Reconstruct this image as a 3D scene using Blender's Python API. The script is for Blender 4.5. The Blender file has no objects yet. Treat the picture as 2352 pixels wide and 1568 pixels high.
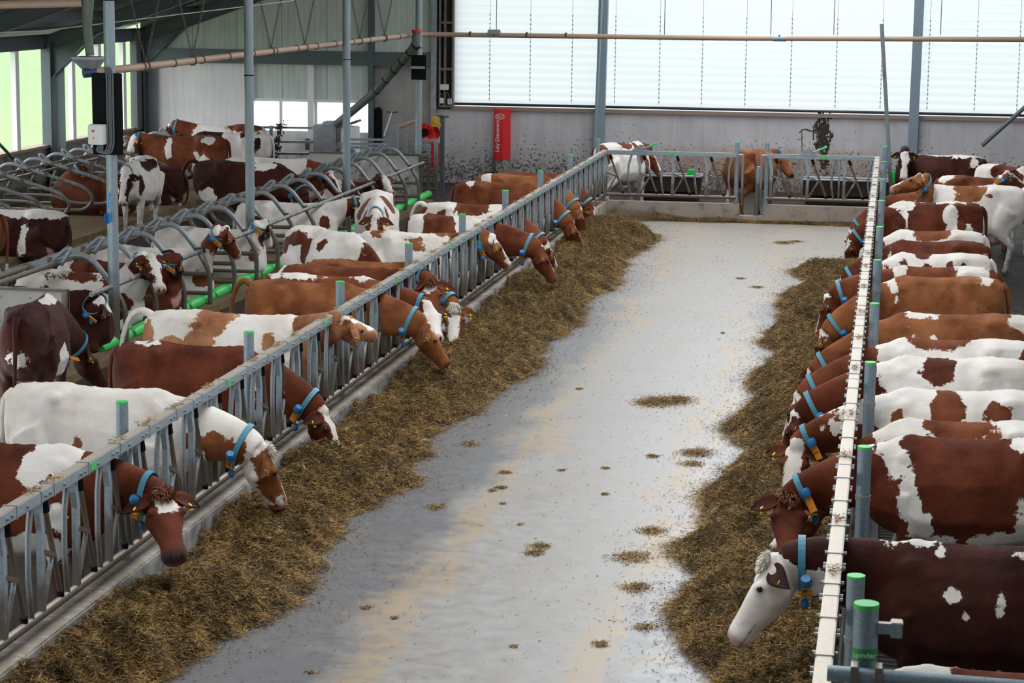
import bpy, bmesh, math, random
import numpy as np
from mathutils import Vector, Matrix
random.seed(4); RNG = np.random.default_rng(7)
PI = math.pi
SC = bpy.context.scene
COL = SC.collection

# ------------------------------------------------------------------ camera
F, CX, CY, VP, ROLL, CAMH = 5140.0, 1176.0, 784.0, (2060.0, -58.0), 0.011, 4.5
_d = Vector((VP[0]-CX, -(VP[1]-CY), -F)).normalized()
_u = Vector((1, -ROLL, 0)).cross(_d).normalized()
_x = _d.cross(_u)
W2 = Matrix((_x, _d, _u))                      # camera vector -> world vector
CAM = Vector((0, 0, CAMH))
cd = bpy.data.cameras.new('camera'); cam = bpy.data.objects.new('camera', cd); COL.objects.link(cam)
cd.sensor_width = 36; cd.lens = F/2352*36; cd.clip_start = .1; cd.clip_end = 2000
cam.matrix_world = Matrix.Translation(CAM) @ W2.to_4x4()
cd.dof.use_dof = True; cd.dof.focus_distance = 24; cd.dof.aperture_fstop = 9
SC.camera = cam
def ray(px, py): return W2 @ Vector((px-CX, -(py-CY), -F))
def onz(px, py, z): r = ray(px, py); return CAM + r*((z-CAMH)/r.z)
def onx(px, py, X): r = ray(px, py); return CAM + r*(X/r.x)
def ony(px, py, Y): r = ray(px, py); return CAM + r*(Y/r.y)

# ------------------------------------------------------------------ light and exposure
SC.view_settings.view_transform = 'Standard'; SC.view_settings.look = 'None'
SC.view_settings.gamma = 1; SC.view_settings.use_curve_mapping = False
SC.view_settings.exposure = 0.0
wd = bpy.data.worlds.new('overcast_sky'); SC.world = wd; wd.use_nodes = True
wn = wd.node_tree.nodes; wl = wd.node_tree.links
bg = wn['Background']; bg.inputs[1].default_value = 5.2
tc = wn.new('ShaderNodeTexCoord'); sx = wn.new('ShaderNodeSeparateXYZ'); cr = wn.new('ShaderNodeValToRGB')
wl.new(tc.outputs['Generated'], sx.inputs[0]); wl.new(sx.outputs['Z'], cr.inputs[0]); wl.new(cr.outputs[0], bg.inputs[0])
cr.color_ramp.elements[0].color = (.93, .97, 1, 1); cr.color_ramp.elements[1].color = (.95, .98, 1, 1)

# ------------------------------------------------------------------ node helper
class NT:
    def __init__(s, name, **kw):
        s.m = bpy.data.materials.new(name); s.m.use_nodes = True
        s.t = s.m.node_tree; s.b = s.t.nodes['Principled BSDF']; s.out = s.t.nodes['Material Output']
        for k, v in kw.items(): s.b.inputs[k.replace('_', ' ')].default_value = v
    def n(s, kind, **kw):
        x = s.t.nodes.new('ShaderNode'+kind)
        for k, v in kw.items(): setattr(x, k, v)
        return x
    def set(s, sock, v):
        if isinstance(v, (int, float, tuple)): sock.default_value = v
        else: s.t.links.new(v, sock)
    def math(s, op, a, b=0.0, c=0.0, clamp=False):
        x = s.n('Math', operation=op, use_clamp=clamp); s.set(x.inputs[0], a); s.set(x.inputs[1], b); s.set(x.inputs[2], c); return x.outputs[0]
    def mix(s, f, a, b, mode='MIX'):
        x = s.n('Mix', data_type='RGBA', blend_type=mode); s.set(x.inputs[0], f); s.set(x.inputs[6], a); s.set(x.inputs[7], b); return x.outputs[2]
    def obj(s): return s.n('TexCoord').outputs['Object']
    def pos(s): return s.n('NewGeometry').outputs['Position']
    def map(s, v, sc=(1, 1, 1), loc=(0, 0, 0)):
        x = s.n('Mapping'); s.set(x.inputs[0], v); s.set(x.inputs[3], sc); s.set(x.inputs[1], loc); return x.outputs[0]
    def noise(s, v, scale, detail=4, rough=.6, dist=0):
        x = s.n('TexNoise'); s.set(x.inputs['Vector'], v); x.inputs['Scale'].default_value = scale
        x.inputs['Detail'].default_value = detail; x.inputs['Roughness'].default_value = rough; x.inputs['Distortion'].default_value = dist
        return x.outputs['Fac']
    def rng(s, v, a, b, c=0.0, d=1.0):
        x = s.n('MapRange'); s.set(x.inputs[0], v); s.set(x.inputs[1], a); s.set(x.inputs[2], b); s.set(x.inputs[3], c); s.set(x.inputs[4], d); return x.outputs[0]
    def xyz(s, v): x = s.n('SeparateXYZ'); s.set(x.inputs[0], v); return x.outputs
    def bump(s, h, st=.3, d=.02):
        x = s.n('Bump'); x.inputs['Strength'].default_value = st; x.inputs['Distance'].default_value = d
        s.set(x.inputs['Height'], h); s.t.links.new(x.outputs[0], s.b.inputs['Normal'])
    def col(s, v): s.set(s.b.inputs['Base Color'], v)
    def rough(s, v): s.set(s.b.inputs['Roughness'], v)
M = {}
def plain(name, c, rough=.5, metal=0.0, **kw):
    t = NT(name, Roughness=rough, Metallic=metal, **kw); t.col((*c, 1)); t.b.inputs['Specular IOR Level'].default_value = .12 if rough >= .85 else .5; M[name] = t.m; return t.m

# painted and plain
plain('green_plastic', (.06, .55, .12), .45); plain('blue_plastic', (.02, .16, .38), .4); plain('light_blue', (.07, .26, .36), .5)
plain('bright_blue', (.01, .32, .75), .35); plain('orange_tag', (.75, .26, .02), .5); plain('yellow_tag', (.85, .62, .02), .4)
plain('black_rubber', (.008, .008, .009), .9); plain('eye_black', (.012, .008, .006), .1); plain('text_black', (.01, .01, .01), .6)
plain('text_white', (.8, .8, .8), .6); plain('red_paint', (.62, .01, .015), .4); plain('white_plastic', (.62, .63, .62), .5)
plain('warning_orange', (.8, .25, .02), .5); plain('grey_plastic', (.10, .11, .12), .5); plain('yellow_dirty', (.55, .3, .02), .6)
plain('hot_white', (.75, .76, .76), .5); plain('wood_trim', (.27, .2, .16), .8)

def galv(name, base, dirt=.35, dirtz=(.2, 1.0), dust=True, metal=.35, green=0.0):
    t = NT(name, Metallic=metal); p = t.pos(); z = t.xyz(p)[2]
    n1 = t.noise(t.map(p, (1, 1, .35)), 9, 5, .65); n2 = t.noise(p, 60, 3)
    c = t.mix(t.rng(n2, .3, .7), tuple(v*.78 for v in base)+(1,), tuple(min(1, v*1.2) for v in base)+(1,))
    low = t.rng(z, dirtz[0], dirtz[1], .75, 0.0)
    f = t.rng(t.math('ADD', n1, low), .72-dirt*.3, .95-dirt*.3)
    c = t.mix(t.math('MULTIPLY', f, .85), c, (.11, .085, .06, 1))
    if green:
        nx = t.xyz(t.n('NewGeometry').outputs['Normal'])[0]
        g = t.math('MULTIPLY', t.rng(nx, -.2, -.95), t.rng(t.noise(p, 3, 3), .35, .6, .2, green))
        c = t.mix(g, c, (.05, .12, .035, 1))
    if dust:
        nz = t.xyz(t.n('NewGeometry').outputs['Normal'])[2]
        d = t.math('MULTIPLY', t.rng(nz, .75, .95), t.rng(n1, .3, .5, .65, 1))
        c = t.mix(d, c, (.50, .43, .35, 1))
    t.col(c); t.rough(t.rng(n2, .3, .7, .38, .6)); M[name] = t.m
galv('steel', (.30, .36, .40), .38, (.35, .9)); galv('steel_dirty', (.20, .19, .175), .9, (.3, 1.4))
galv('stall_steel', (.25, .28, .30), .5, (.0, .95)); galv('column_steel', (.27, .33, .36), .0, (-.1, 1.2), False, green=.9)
galv('beam_steel', (.09, .115, .125), .25, (-5, -4), False); galv('post_steel', (.24, .31, .36), .0, (-1, .6), False)
galv('frame_steel', (.3, .33, .34), .3, (0, 1.2), False)
plain('pipe_brown', (.42, .29, .21), .55)
t = NT('feed_pipe', Roughness=.55); p = t.pos()
t.col(t.mix(t.rng(t.noise(p, 2.5, 3), .35, .6), (.08, .12, .08, 1), (.15, .155, .15, 1))); M['feed_pipe'] = t.m
plain('chain_rust', (.12, .09, .07), .7, .3)
t = NT('steel_sheet', Metallic=.3, Roughness=.45); t.col(t.mix(t.rng(t.noise(t.pos(), 5, 4), .4, .7), (.33, .36, .4, 1), (.22, .22, .23, 1))); M['steel_sheet'] = t.m

# ---- alley floor
t = NT('alley_concrete', Roughness=.4); p = t.pos(); X, Y, Z = t.xyz(p)
n1 = t.noise(p, .9, 5, .6); n2 = t.noise(p, 7, 6, .7); n3 = t.noise(t.map(p, (1.6, .25, 1)), 2.2, 5, .65); nf = t.noise(p, 55, 2)
c = t.mix(t.rng(n2, .3, .75), (.25, .238, .23, 1), (.38, .36, .342, 1)); c = t.mix(t.math('MULTIPLY', t.rng(t.noise(t.map(p, (1, .35, 1)), 1.1, 6, .7), .48, .62), .35), c, (.27, .225, .18, 1))
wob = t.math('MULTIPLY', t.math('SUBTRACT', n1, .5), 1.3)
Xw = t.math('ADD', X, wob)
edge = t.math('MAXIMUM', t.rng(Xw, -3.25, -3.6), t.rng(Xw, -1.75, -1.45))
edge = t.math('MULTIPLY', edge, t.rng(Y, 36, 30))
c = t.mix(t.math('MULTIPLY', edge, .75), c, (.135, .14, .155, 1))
bandL = t.math('MULTIPLY', t.rng(Xw, -3.65, -3.42), t.rng(Xw, -3.0, -3.2))
bandR = t.math('MULTIPLY', t.rng(Xw, -2.05, -1.85), t.rng(Xw, -1.35, -1.55))
tan = t.math('MULTIPLY', t.math('MAXIMUM', bandL, bandR), t.rng(n3, .42, .58))
speck = t.math('MULTIPLY', t.rng(nf, .58, .66), t.rng(n1, .35, .6))
tan = t.math('MAXIMUM', t.math('MULTIPLY', t.math('MULTIPLY', tan, t.rng(n2, .35, .6, .25, 1)), .85), t.math('MULTIPLY', speck, .5))
far = t.math('MULTIPLY', t.rng(Y, 28, 38), .35); tan = t.math('MAXIMUM', tan, t.math('MULTIPLY', far, t.rng(n2, .35, .6)))
c = t.mix(tan, c, (.40, .285, .16, 1))
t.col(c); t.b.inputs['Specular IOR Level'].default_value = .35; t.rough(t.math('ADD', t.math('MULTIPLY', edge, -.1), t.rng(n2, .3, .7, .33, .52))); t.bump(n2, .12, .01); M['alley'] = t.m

# ---- kerb concrete
t = NT('kerb_concrete', Roughness=.85); p = t.pos(); n1 = t.noise(p, 3, 6, .7); n2 = t.noise(p, 14, 4); nb = t.noise(t.map(p, (1, .3, 1)), 1.3, 3)
Yk = t.xyz(p)[1]; nz = t.xyz(t.n('NewGeometry').outputs['Normal'])[2]
c = t.mix(t.rng(n1, .35, .65), (.13, .12, .11, 1), (.52, .52, .51, 1))
c = t.mix(t.math('MULTIPLY', t.rng(Yk, 38, 40.5), t.rng(n1, .3, .6, .05, .75)), c, (.30, .22, .15, 1))
c = t.mix(t.math('MULTIPLY', t.rng(nz, .6, .9), t.rng(n2, .35, .6)), c, (.30, .23, .16, 1))
t.col(c); t.bump(n2, .3, .01); M['kerb'] = t.m

# ---- manure floors
def manure(name, a, b, wet, slat=0, tint=(.1, .075, .045, 1), sf=.4):
    t = NT(name); p = t.pos(); n1 = t.noise(p, 3.5, 6, .7); n2 = t.noise(p, 16, 5, .7)
    c = t.mix(t.rng(n1, .3, .7), (*a, 1), (*b, 1)); c = t.mix(t.math('MULTIPLY', t.rng(n2, .5, .75), sf), c, tint)
    t.col(c); h = n2
    if slat:
        w = t.n('TexWave', wave_type='BANDS', bands_direction='Y'); t.set(w.inputs[0], p); w.inputs['Scale'].default_value = slat; w.inputs['Distortion'].default_value = .6
        h = t.math('ADD', t.math('MULTIPLY', w.outputs['Fac'], 1.2), t.math('MULTIPLY', n2, .6))
    t.rough(t.rng(n1, .3, .7, wet, wet+.35)); t.bump(h, .7, .02); t.b.inputs['Specular IOR Level'].default_value = .22; M[name] = t.m
manure('slat_wet', (.006, .006, .007), (.016, .013, .012), .2, 3.2)
manure('slat_brown', (.016, .012, .010), (.045, .032, .022), .3, 0, (.10, .07, .04, 1), .4)
manure('bed', (.09, .06, .032), (.22, .155, .085), .75, 0, (.30, .22, .13, 1), .6)
manure('slurry', (.02, .016, .013), (.05, .035, .025), .3)

# ---- concrete wall with splashes
def wallmat(name, a, b, z0, z1, amt=1.0, streak=True, orange=False):
    t = NT(name, Roughness=.8); p = t.pos(); X, Y, Z = t.xyz(p)
    n1 = t.noise(p, 1.2, 4); n2 = t.noise(p, 17, 4, .6); n3 = t.noise(t.map(p, (9, 9, .5)), 1, 3)
    c = t.mix(t.rng(n1, .3, .7), (*a, 1), (*b, 1))
    if streak: c = t.mix(t.math('MULTIPLY', t.rng(n3, .45, .7), .2), c, (.22, .2, .18, 1))
    if orange:
        o = t.math('MULTIPLY', t.rng(Z, .9, .6), t.math('MULTIPLY', t.rng(X, -5.2, -4.6), t.rng(X, 0, -.4)))
        c = t.mix(t.math('MULTIPLY', o, t.rng(t.noise(p, 5, 4), .35, .6, .2, .75)), c, (.36, .2, .10, 1))
    low = t.rng(Z, z1, z0, .04, .27)
    spk = t.rng(t.math('ADD', n2, t.math('ADD', low, t.math('MULTIPLY', t.math('SUBTRACT', n1, .5), .25))), .80, .83); c = t.mix(t.math('MULTIPLY', spk, .9*amt), c, (.045, .03, .022, 1))
    low2 = t.rng(Z, z0+.45, z0-.2); c = t.mix(t.math('MULTIPLY', low2, t.rng(t.noise(p, 4, 5), .4, .6, .2, .8)), c, (.09, .065, .05, 1))
    t.col(c); M[name] = t.m
wallmat('wall_splash', (.46, .445, .46), (.60, .58, .60), .25, 1.9, 1, True, True)
wallmat('wall_light', (.68, .67, .68), (.80, .79, .80), .1, 1.0, .6)
wallmat('wall_grey', (.24, .22, .21), (.36, .34, .33), .2, 2.0, 1)
wallmat('wall_left', (.14, .13, .12), (.24, .22, .20), -.4, .9, .8)
wallmat('board', (.42, .41, .38), (.56, .55, .52), .1, 1.3, .8, False)
t = NT('sandwich_panel', Roughness=.55); p = t.pos(); X, Y, Z = t.xyz(p)
w = t.n('TexWave', wave_type='BANDS', bands_direction='X'); t.set(w.inputs[0], p); w.inputs['Scale'].default_value = 2.6
seam = t.rng(t.math('ABSOLUTE', t.math('SUBTRACT', t.math('FRACT', t.math('DIVIDE', X, 1.02)), .5)), .492, .497)
c = t.mix(t.rng(t.noise(t.map(p, (6, 6, .8)), 1, 4), .4, .7), (.60, .66, .62, 1), (.48, .53, .50, 1))
c = t.mix(t.math('MULTIPLY', w.outputs['Fac'], .12), c, (.2, .22, .2, 1)); c = t.mix(seam, c, (.1, .11, .1, 1)); t.col(c); M['panel'] = t.m
# curtain: thin translucent fabric with folds
t = NT('curtain_fabric'); p = t.pos(); X, Y, Z = t.xyz(p)
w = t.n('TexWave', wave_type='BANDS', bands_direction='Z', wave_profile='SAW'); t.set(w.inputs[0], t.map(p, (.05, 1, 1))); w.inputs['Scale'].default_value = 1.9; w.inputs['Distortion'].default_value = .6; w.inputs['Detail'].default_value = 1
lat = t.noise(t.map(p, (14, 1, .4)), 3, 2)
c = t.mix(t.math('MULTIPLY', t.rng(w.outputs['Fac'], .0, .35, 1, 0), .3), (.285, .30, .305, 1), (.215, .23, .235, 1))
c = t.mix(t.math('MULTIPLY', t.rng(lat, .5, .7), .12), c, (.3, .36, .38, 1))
d1 = t.n('BsdfTranslucent'); d2 = t.n('BsdfDiffuse'); t.set(d1.inputs[0], c); t.set(d2.inputs[0], (.6, .62, .63, 1))
ms = t.n('MixShader'); ms.inputs[0].default_value = .25; t.t.links.new(d1.outputs[0], ms.inputs[1]); t.t.links.new(d2.outputs[0], ms.inputs[2])
t.t.links.new(ms.outputs[0], t.out.inputs[0]); M['curtain'] = t.m
t = NT('grass', Roughness=.9); p = t.pos()
n1 = t.noise(t.map(p, (1, .5, 1)), .35, 8, .75); n2 = t.noise(p, 3, 5, .7)
c = t.mix(t.rng(n1, .35, .65), (.062, .135, .028, 1), (.085, .172, .042, 1)); c = t.mix(t.math('MULTIPLY', t.rng(t.xyz(p)[0], -36, -20), t.rng(n2, .4, .6, .1, .7)), c, (.14, .14, .055, 1)); t.col(c); M['grass'] = t.m
plain('roof_dark', (.10, .11, .12), .8); plain('outside_ground', (.7, .72, .68), .9)
t = NT('window_glass', Roughness=.05); tr = t.n('BsdfTransparent'); gl = t.n('BsdfGlossy'); gl.inputs['Roughness'].default_value = .05
ms = t.n('MixShader'); ms.inputs[0].default_value = .06; t.t.links.new(tr.outputs[0], ms.inputs[1]); t.t.links.new(gl.outputs[0], ms.inputs[2]); t.t.links.new(ms.outputs[0], t.out.inputs[0]); M['glass'] = t.m
# silage
t = NT('silage', Roughness=.75); at = t.n('Attribute', attribute_name='tint'); p = t.pos()
ra = t.n('ValToRGB'); e = ra.color_ramp.elements; e[0].color = (.045, .025, .007, 1); e[1].color = (.74, .50, .20, 1)
for po, cc in ((.35, (.21, .125, .036, 1)), (.7, (.45, .275, .088, 1))): q = e.new(po); q.color = cc
big = t.rng(t.noise(p, 4.5, 4, .65), .35, .65, -.2, .14)
t.set(ra.inputs[0], t.math('ADD', at.outputs['Fac'], big)); t.col(ra.outputs[0]); M['silage'] = t.m
t = NT('silage_bed', Roughness=.9); p = t.pos(); n = t.noise(p, 30, 4, .7)
t.col(t.mix(t.rng(n, .35, .65), (.03, .02, .008, 1), (.14, .09, .03, 1))); t.bump(n, .8, .03); M['silage_bed'] = t.m

# ---- cow coat
t = NT('cow_coat', Roughness=.68); o = t.obj(); oi = t.n('ObjectInfo')
off = t.n('VectorMath', operation='ADD'); t.set(off.inputs[0], o); cmb = t.n('CombineXYZ'); r100 = t.math('MULTIPLY', oi.outputs['Random'], 60.0)
for i in range(3): t.set(cmb.inputs[i], r100)
t.t.links.new(cmb.outputs[0], off.inputs[1]); v = off.outputs[0]
A = lambda k: t.n('Attribute', attribute_name=k).outputs['Fac']
e1 = t.math('MULTIPLY', t.math('SUBTRACT', t.noise(v, 4.5, 7, .66), .5), .36)
f = t.math('ADD', A('coat'), e1)
e2 = t.math('MULTIPLY', t.math('SUBTRACT', t.noise(t.map(v, (22, 22, 11)), 2, 3, .6), .5), .03)
f = t.rng(t.math('ADD', f, e2), -.006, .006)
br = t.mix(t.rng(t.noise(v, 2.6, 5, .6), .38, .66), oi.outputs['Color'], (.42, .30, .24, 1), 'MULTIPLY')
br = t.mix(t.math('MULTIPLY', t.rng(t.noise(t.map(v, (3, 3, 1)), 30, 3), .4, .7), .25), br, (.35, .3, .3, 1), 'MULTIPLY')
wh = t.mix(t.rng(t.noise(v, 2.4, 4), .45, .75), (.80, .75, .70, 1), (.62, .54, .46, 1))
c = t.mix(f, wh, br)
dirt = t.math('MULTIPLY', A('dirt'), t.rng(t.noise(v, 8, 5, .7), .38, .62)); c = t.mix(t.math('MULTIPLY', dirt, .8), c, (.09, .07, .055, 1))
c = t.mix(A('skin'), c, (.55, .30, .26, 1)); c = t.mix(A('dark'), c, (.02, .015, .013, 1))
t.col(c)
hair = t.noise(t.map(v, (60, 60, 25)), 2, 2); lump = t.noise(v, 5, 2)
t.bump(t.math('ADD', t.math('MULTIPLY', lump, 1.1), t.math('MULTIPLY', hair, .22)), .6, .035)
t.b.inputs['Sheen Weight'].default_value = .04; t.b.inputs['Sheen Roughness'].default_value = .5; t.b.inputs['Specular IOR Level'].default_value = .14
M['coat'] = t.m

# ------------------------------------------------------------------ mesh helpers
def link(name, me, mat=None, parent=None, smooth=False):
    o = bpy.data.objects.new(name, me); COL.objects.link(o)
    if mat is not None: me.materials.append(M[mat] if isinstance(mat, str) else mat)
    if smooth: me.polygons.foreach_set('use_smooth', [True]*len(me.polygons))
    if parent is not None: o.parent = parent
    return o
def tomesh(bm, name='m'):
    me = bpy.data.meshes.new(name); bmesh.ops.recalc_face_normals(bm, faces=bm.faces); bm.to_mesh(me); bm.free(); return me
def ob(name, bm, mat, parent=None, smooth=False, org=None):
    """link bm (world or parent coordinates) as one object; org moves the object's origin there"""
    if org is not None: bmesh.ops.translate(bm, verts=bm.verts, vec=-Vector(org))
    o = link(name, tomesh(bm, name), mat, parent, smooth)
    if org is not None: o.location = org
    if smooth: autos(o)
    return o
def autos(o, ang=40):
    me = o.data
    try: me.set_sharp_from_angle(angle=math.radians(ang))
    except Exception: pass
def tag(o, label, cat, group=None, kind=None):
    o['label'] = label
    if cat: o['category'] = cat
    if group: o['group'] = group
    if kind: o['kind'] = kind
    return o
def thing(name, loc, label, cat, group=None, rz=0):
    o = bpy.data.objects.new(name, None); COL.objects.link(o); o.location = loc; o.rotation_euler = (0, 0, rz); o.empty_display_size = .2
    return tag(o, label, cat, group)
def struct(name, bm, mat, smooth=False):
    o = ob(name, bm, mat, None, smooth); o['kind'] = 'structure'; return o
def box(bm, x0, x1, y0, y1, z0, z1, bev=0.0):
    r = bmesh.ops.create_cube(bm, size=1); vs = r['verts']
    for v in vs: v.co = Vector((x0+(x1-x0)*(v.co.x+.5), y0+(y1-y0)*(v.co.y+.5), z0+(z1-z0)*(v.co.z+.5)))
    if bev:
        es = list({e for v in vs for e in v.link_edges}); bmesh.ops.bevel(bm, geom=es, offset=bev, segments=2, affect='EDGES')
    return vs
def B(x0, x1, y0, y1, z0, z1, bev=0.0): bm = bmesh.new(); box(bm, x0, x1, y0, y1, z0, z1, bev); return bm
def fillet(pts, r, n=5):
    pts = [Vector(p) for p in pts]; out = [pts[0]]
    for i in range(1, len(pts)-1):
        a, b, c = pts[i-1], pts[i], pts[i+1]; ra = min(r, (a-b).length*.49); rc = min(r, (c-b).length*.49)
        p0 = b+(a-b).normalized()*ra; p2 = b+(c-b).normalized()*rc
        for k in range(n+1):
            s = k/n; out.append(p0*(1-s)**2+b*2*s*(1-s)+p2*s*s)
    out.append(pts[-1]); return out
def tube(bm, pts, r, seg=10, fil=0.0, cap=True, rect=None):
    pts = fillet(pts, fil) if fil else [Vector(p) for p in pts]
    q = [pts[0]]
    for p in pts[1:]:
        if (p-q[-1]).length > 1e-5: q.append(p)
    pts = q; rings = []; up = None
    for i, p in enumerate(pts):
        d = (pts[min(i+1, len(pts)-1)]-pts[max(i-1, 0)]).normalized()
        if up is None:
            up = Vector((0, 0, 1)) if abs(d.z) < .9 else Vector((1, 0, 0))
        s = d.cross(up).normalized(); up = s.cross(d).normalized()
        rr = r[i] if isinstance(r, (list, tuple)) else r
        if rect: ring = [bm.verts.new(p+s*a*rect[0]+up*b*rect[1]) for a, b in ((-.5, -.5), (.5, -.5), (.5, .5), (-.5, .5))]
        else: ring = [bm.verts.new(p+(s*math.cos(2*PI*k/seg)+up*math.sin(2*PI*k/seg))*rr) for k in range(seg)]
        rings.append(ring)
    n = len(rings[0])
    for a, b in zip(rings, rings[1:]):
        for k in range(n): bm.faces.new((a[k], a[(k+1) % n], b[(k+1) % n], b[k]))
    if cap: bm.faces.new(rings[0][::-1]); bm.faces.new(rings[-1])
def T(pts, r, seg=10, fil=0.0, rect=None): bm = bmesh.new(); tube(bm, pts, r, seg, fil, True, rect); return bm
def cyl(bm, a, b, r, seg=14): tube(bm, [a, b], r, seg)
def text_mesh(body, size, mat, parent, name, loc, rot, depth=.001, align='CENTER'):
    cu = bpy.data.curves.new(name, 'FONT'); cu.body = body; cu.size = size; cu.extrude = depth; cu.align_x = align; cu.align_y = 'CENTER'; cu.resolution_u = 2
    o = bpy.data.objects.new(name, cu); COL.objects.link(o)
    me = bpy.data.meshes.new_from_object(o.evaluated_get(bpy.context.evaluated_depsgraph_get())); bpy.data.objects.remove(o); bpy.data.curves.remove(cu)
    q = link(name, me, mat, parent); q.location = loc; q.rotation_euler = rot; return q
def copy_tree(o, parent=None):
    c = o.copy(); COL.objects.link(c)
    if parent is not None: c.parent = parent
    for ch in list(o.children): copy_tree(ch, c)
    return c

# ------------------------------------------------------------------ the setting
LX, RX, BY = -5.18, -.22, 40.9                 # left fence, right fence, back fence
ZF = -.10                                      # floor the cows stand on
WY, WLX = 48.0, -16.5                          # end wall, left side wall
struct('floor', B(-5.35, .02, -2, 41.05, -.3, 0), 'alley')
struct('floor_walkway_left', B(-8.9, -5.35, -2, WY, -.4, ZF), 'slat_brown')
struct('floor_bed_front', B(-11.0, -8.9, 22, 43.4, -.4, ZF+.1), 'bed')
struct('floor_walkway_inner', B(-13.35, -11.0, -2, WY, -.4, ZF-.02), 'slat_wet')
struct('floor_bed_rear', B(-16.5, -13.35, 22, WY, -.4, ZF+.1), 'bed')
struct('floor_passage', B(-11.0, -8.9, 43.4, WY, -.4, ZF), 'slurry')
struct('floor_back', B(-5.35, 12, 41.05, WY, -.4, ZF-.01), 'slurry')
struct('floor_right', B(.02, 12, -2, 41.05, -.4, ZF-.01), 'slat_wet')
def kerb(name, x0, x1, y0, y1, h): struct(name, B(x0, x1, y0, y1, -.2, h, .012), 'kerb')
kerb('trim_1', LX-.14, LX+.06, 5, BY+.1, .31); kerb('trim_2', RX-.04, RX+.16, 4, BY+.1, .31)
xg0 = ony(1697, 470, BY).x; xg1 = ony(1752, 470, BY).x
kerb('trim_3', LX+.06, xg0, BY, BY+.2, .33); kerb('trim_4', xg1, RX-.04, BY, BY+.2, .33); kerb('trim_5', xg0, xg1, BY, BY+.2, .12)
# end wall
xc0 = ony(1042, 245, WY).x                      # curtain left end
xcol = ony(1005, 200, WY).x; xgrey = ony(858, 200, WY).x; xdoor = ony(583, 200, WY).x
struct('wall_back', B(xcol, 12, WY, WY+.2, -.4, 1.5), 'wall_splash')
struct('wall_back_pale', B(WLX, xdoor, WY, WY+.2, -.4, 2.45), 'wall_light')
struct('wall_back_grey', B(xgrey, xcol, WY, WY+.2, -.4, 2.6), 'wall_grey')
bm = bmesh.new()                                 # gable sheet above, roof line at the left
vs = [bm.verts.new((x, y, z)) for y in (WY+.02, WY+.12) for x, z in ((WLX, 2.45), (xcol, 2.45), (xcol, 7.0), (WLX+2, 4.15), (WLX, 3.45))]
bm.faces.new(vs[:5]); bm.faces.new(vs[5:][::-1])
for k in range(5): bm.faces.new((vs[k], vs[(k+1) % 5], vs[5+(k+1) % 5], vs[5+k]))
struct('wall_gable', bm, 'panel')
struct('wall_back_black', B(xcol, xc0, WY, WY+.2, 1.5, 7), plain('black_strip', (.02, .018, .018), .7))
# curtain
bm = bmesh.new(); x0, x1 = xc0, 12.0; nx, nz = 2, 120; z0, z1 = 1.575, 7.0
rows = []
for j in range(nz+1):
    z = z0+(z1-z0)*j/nz; ph = (z/.17) % 1; y = WY+.06+.012*math.sin(ph*2*PI)
    rows.append([bm.verts.new((x0+(x1-x0)*i/nx, y, z)) for i in range(nx+1)])
for a, b in zip(rows, rows[1:]):
    for i in range(nx): bm.faces.new((a[i], a[i+1], b[i+1], b[i]))
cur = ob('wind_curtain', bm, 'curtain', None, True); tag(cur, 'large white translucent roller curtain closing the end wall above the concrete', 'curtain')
bm = bmesh.new()                                 # rows of little eyelets with cords
for px in (1125, 1218, 1314, 1413, 1515, 1613, 1713, 1817, 1921, 2025, 2133, 2242, 2340):
    x = ony(px, 150, WY).x
    tube(bm, [(x, WY-.005, 1.7), (x, WY-.005, 5)], .004, 4)
    for k in range(20):
        z = 1.75+k*.095
        tube(bm, [(x, WY-.012, z-.014), (x, WY-.012, z+.014)], .014, 4)
ob('cord_row', bm, plain('cord_green', (.25, .36, .34), .7), cur)['label'] = 'rows of thin greenish cords with eyelets'
ob('bottom_roll', T([(xc0, WY-.03, 1.63), (12, WY-.03, 1.63)], .03, 10), plain('navy_black', (.015, .015, .03), .5), cur)
struct('trim_6', B(xc0-.05, 12, WY-.08, WY, 1.5, 1.58), 'wood_trim')
ob('side_strip', B(xc0-.04, xc0, WY-.06, WY+.1, 1.55, 7), 'wood_trim', cur)
# left wall and its openings
struct('wall_left', B(WLX-.2, WLX, 15, WY+.2, -.4, .93), 'wall_left'); struct('trim_7', B(WLX-.24, WLX+.05, 15, WY, .93, .99), 'wood_trim')
for k, Yw in enumerate((17.8, 23.9, 30.0, 36.2, 42.3)):
    n = 0
    for q in (0, 1, 2, 3):
        yy = Yw+q*1.55+.0
        if q == 0: continue
        bm = B(WLX-.1, WLX, yy-.09, yy+.09, .99, 2.95)
        o = struct('window_mullion', bm, 'hot_white'); o.name = 'trim_%d' % (10+k*4+q)
struct('trim_8', B(WLX-.15, WLX+.02, 15, WY, 2.88, 3.15), 'roof_dark')
struct('trim_9', B(WLX-.05, WLX+.1, WY-.55, WY-.12, .93, 3.1), 'roof_dark')
# outside
bm = bmesh.new(); vs = [bm.verts.new(v) for v in ((-17.2, -60, -.25), (-17.2, 200, -.25), (-400, 200, -.25), (-400, -60, -.25))]; bm.faces.new(vs)
tag(ob('meadow', bm, 'grass'), 'bright green meadow outside the open left side', 'grass', None, 'structure')
bm = bmesh.new(); vs = [bm.verts.new(v) for v in ((-17.2, WY+.3, -.24), (60, WY+.3, -.24), (60, 300, -.24), (-70, 300, -.24))]; bm.faces.new(vs); struct('floor_outside', bm, 'outside_ground')
# wall behind the viewer and right side wall
struct('wall_front', B(-16.5, 12, -3.2, -3, -.4, 8), 'wall_grey'); struct('wall_right', B(12, 12.2, -3, WY, -.4, 2.4), 'wall_left')
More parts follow.
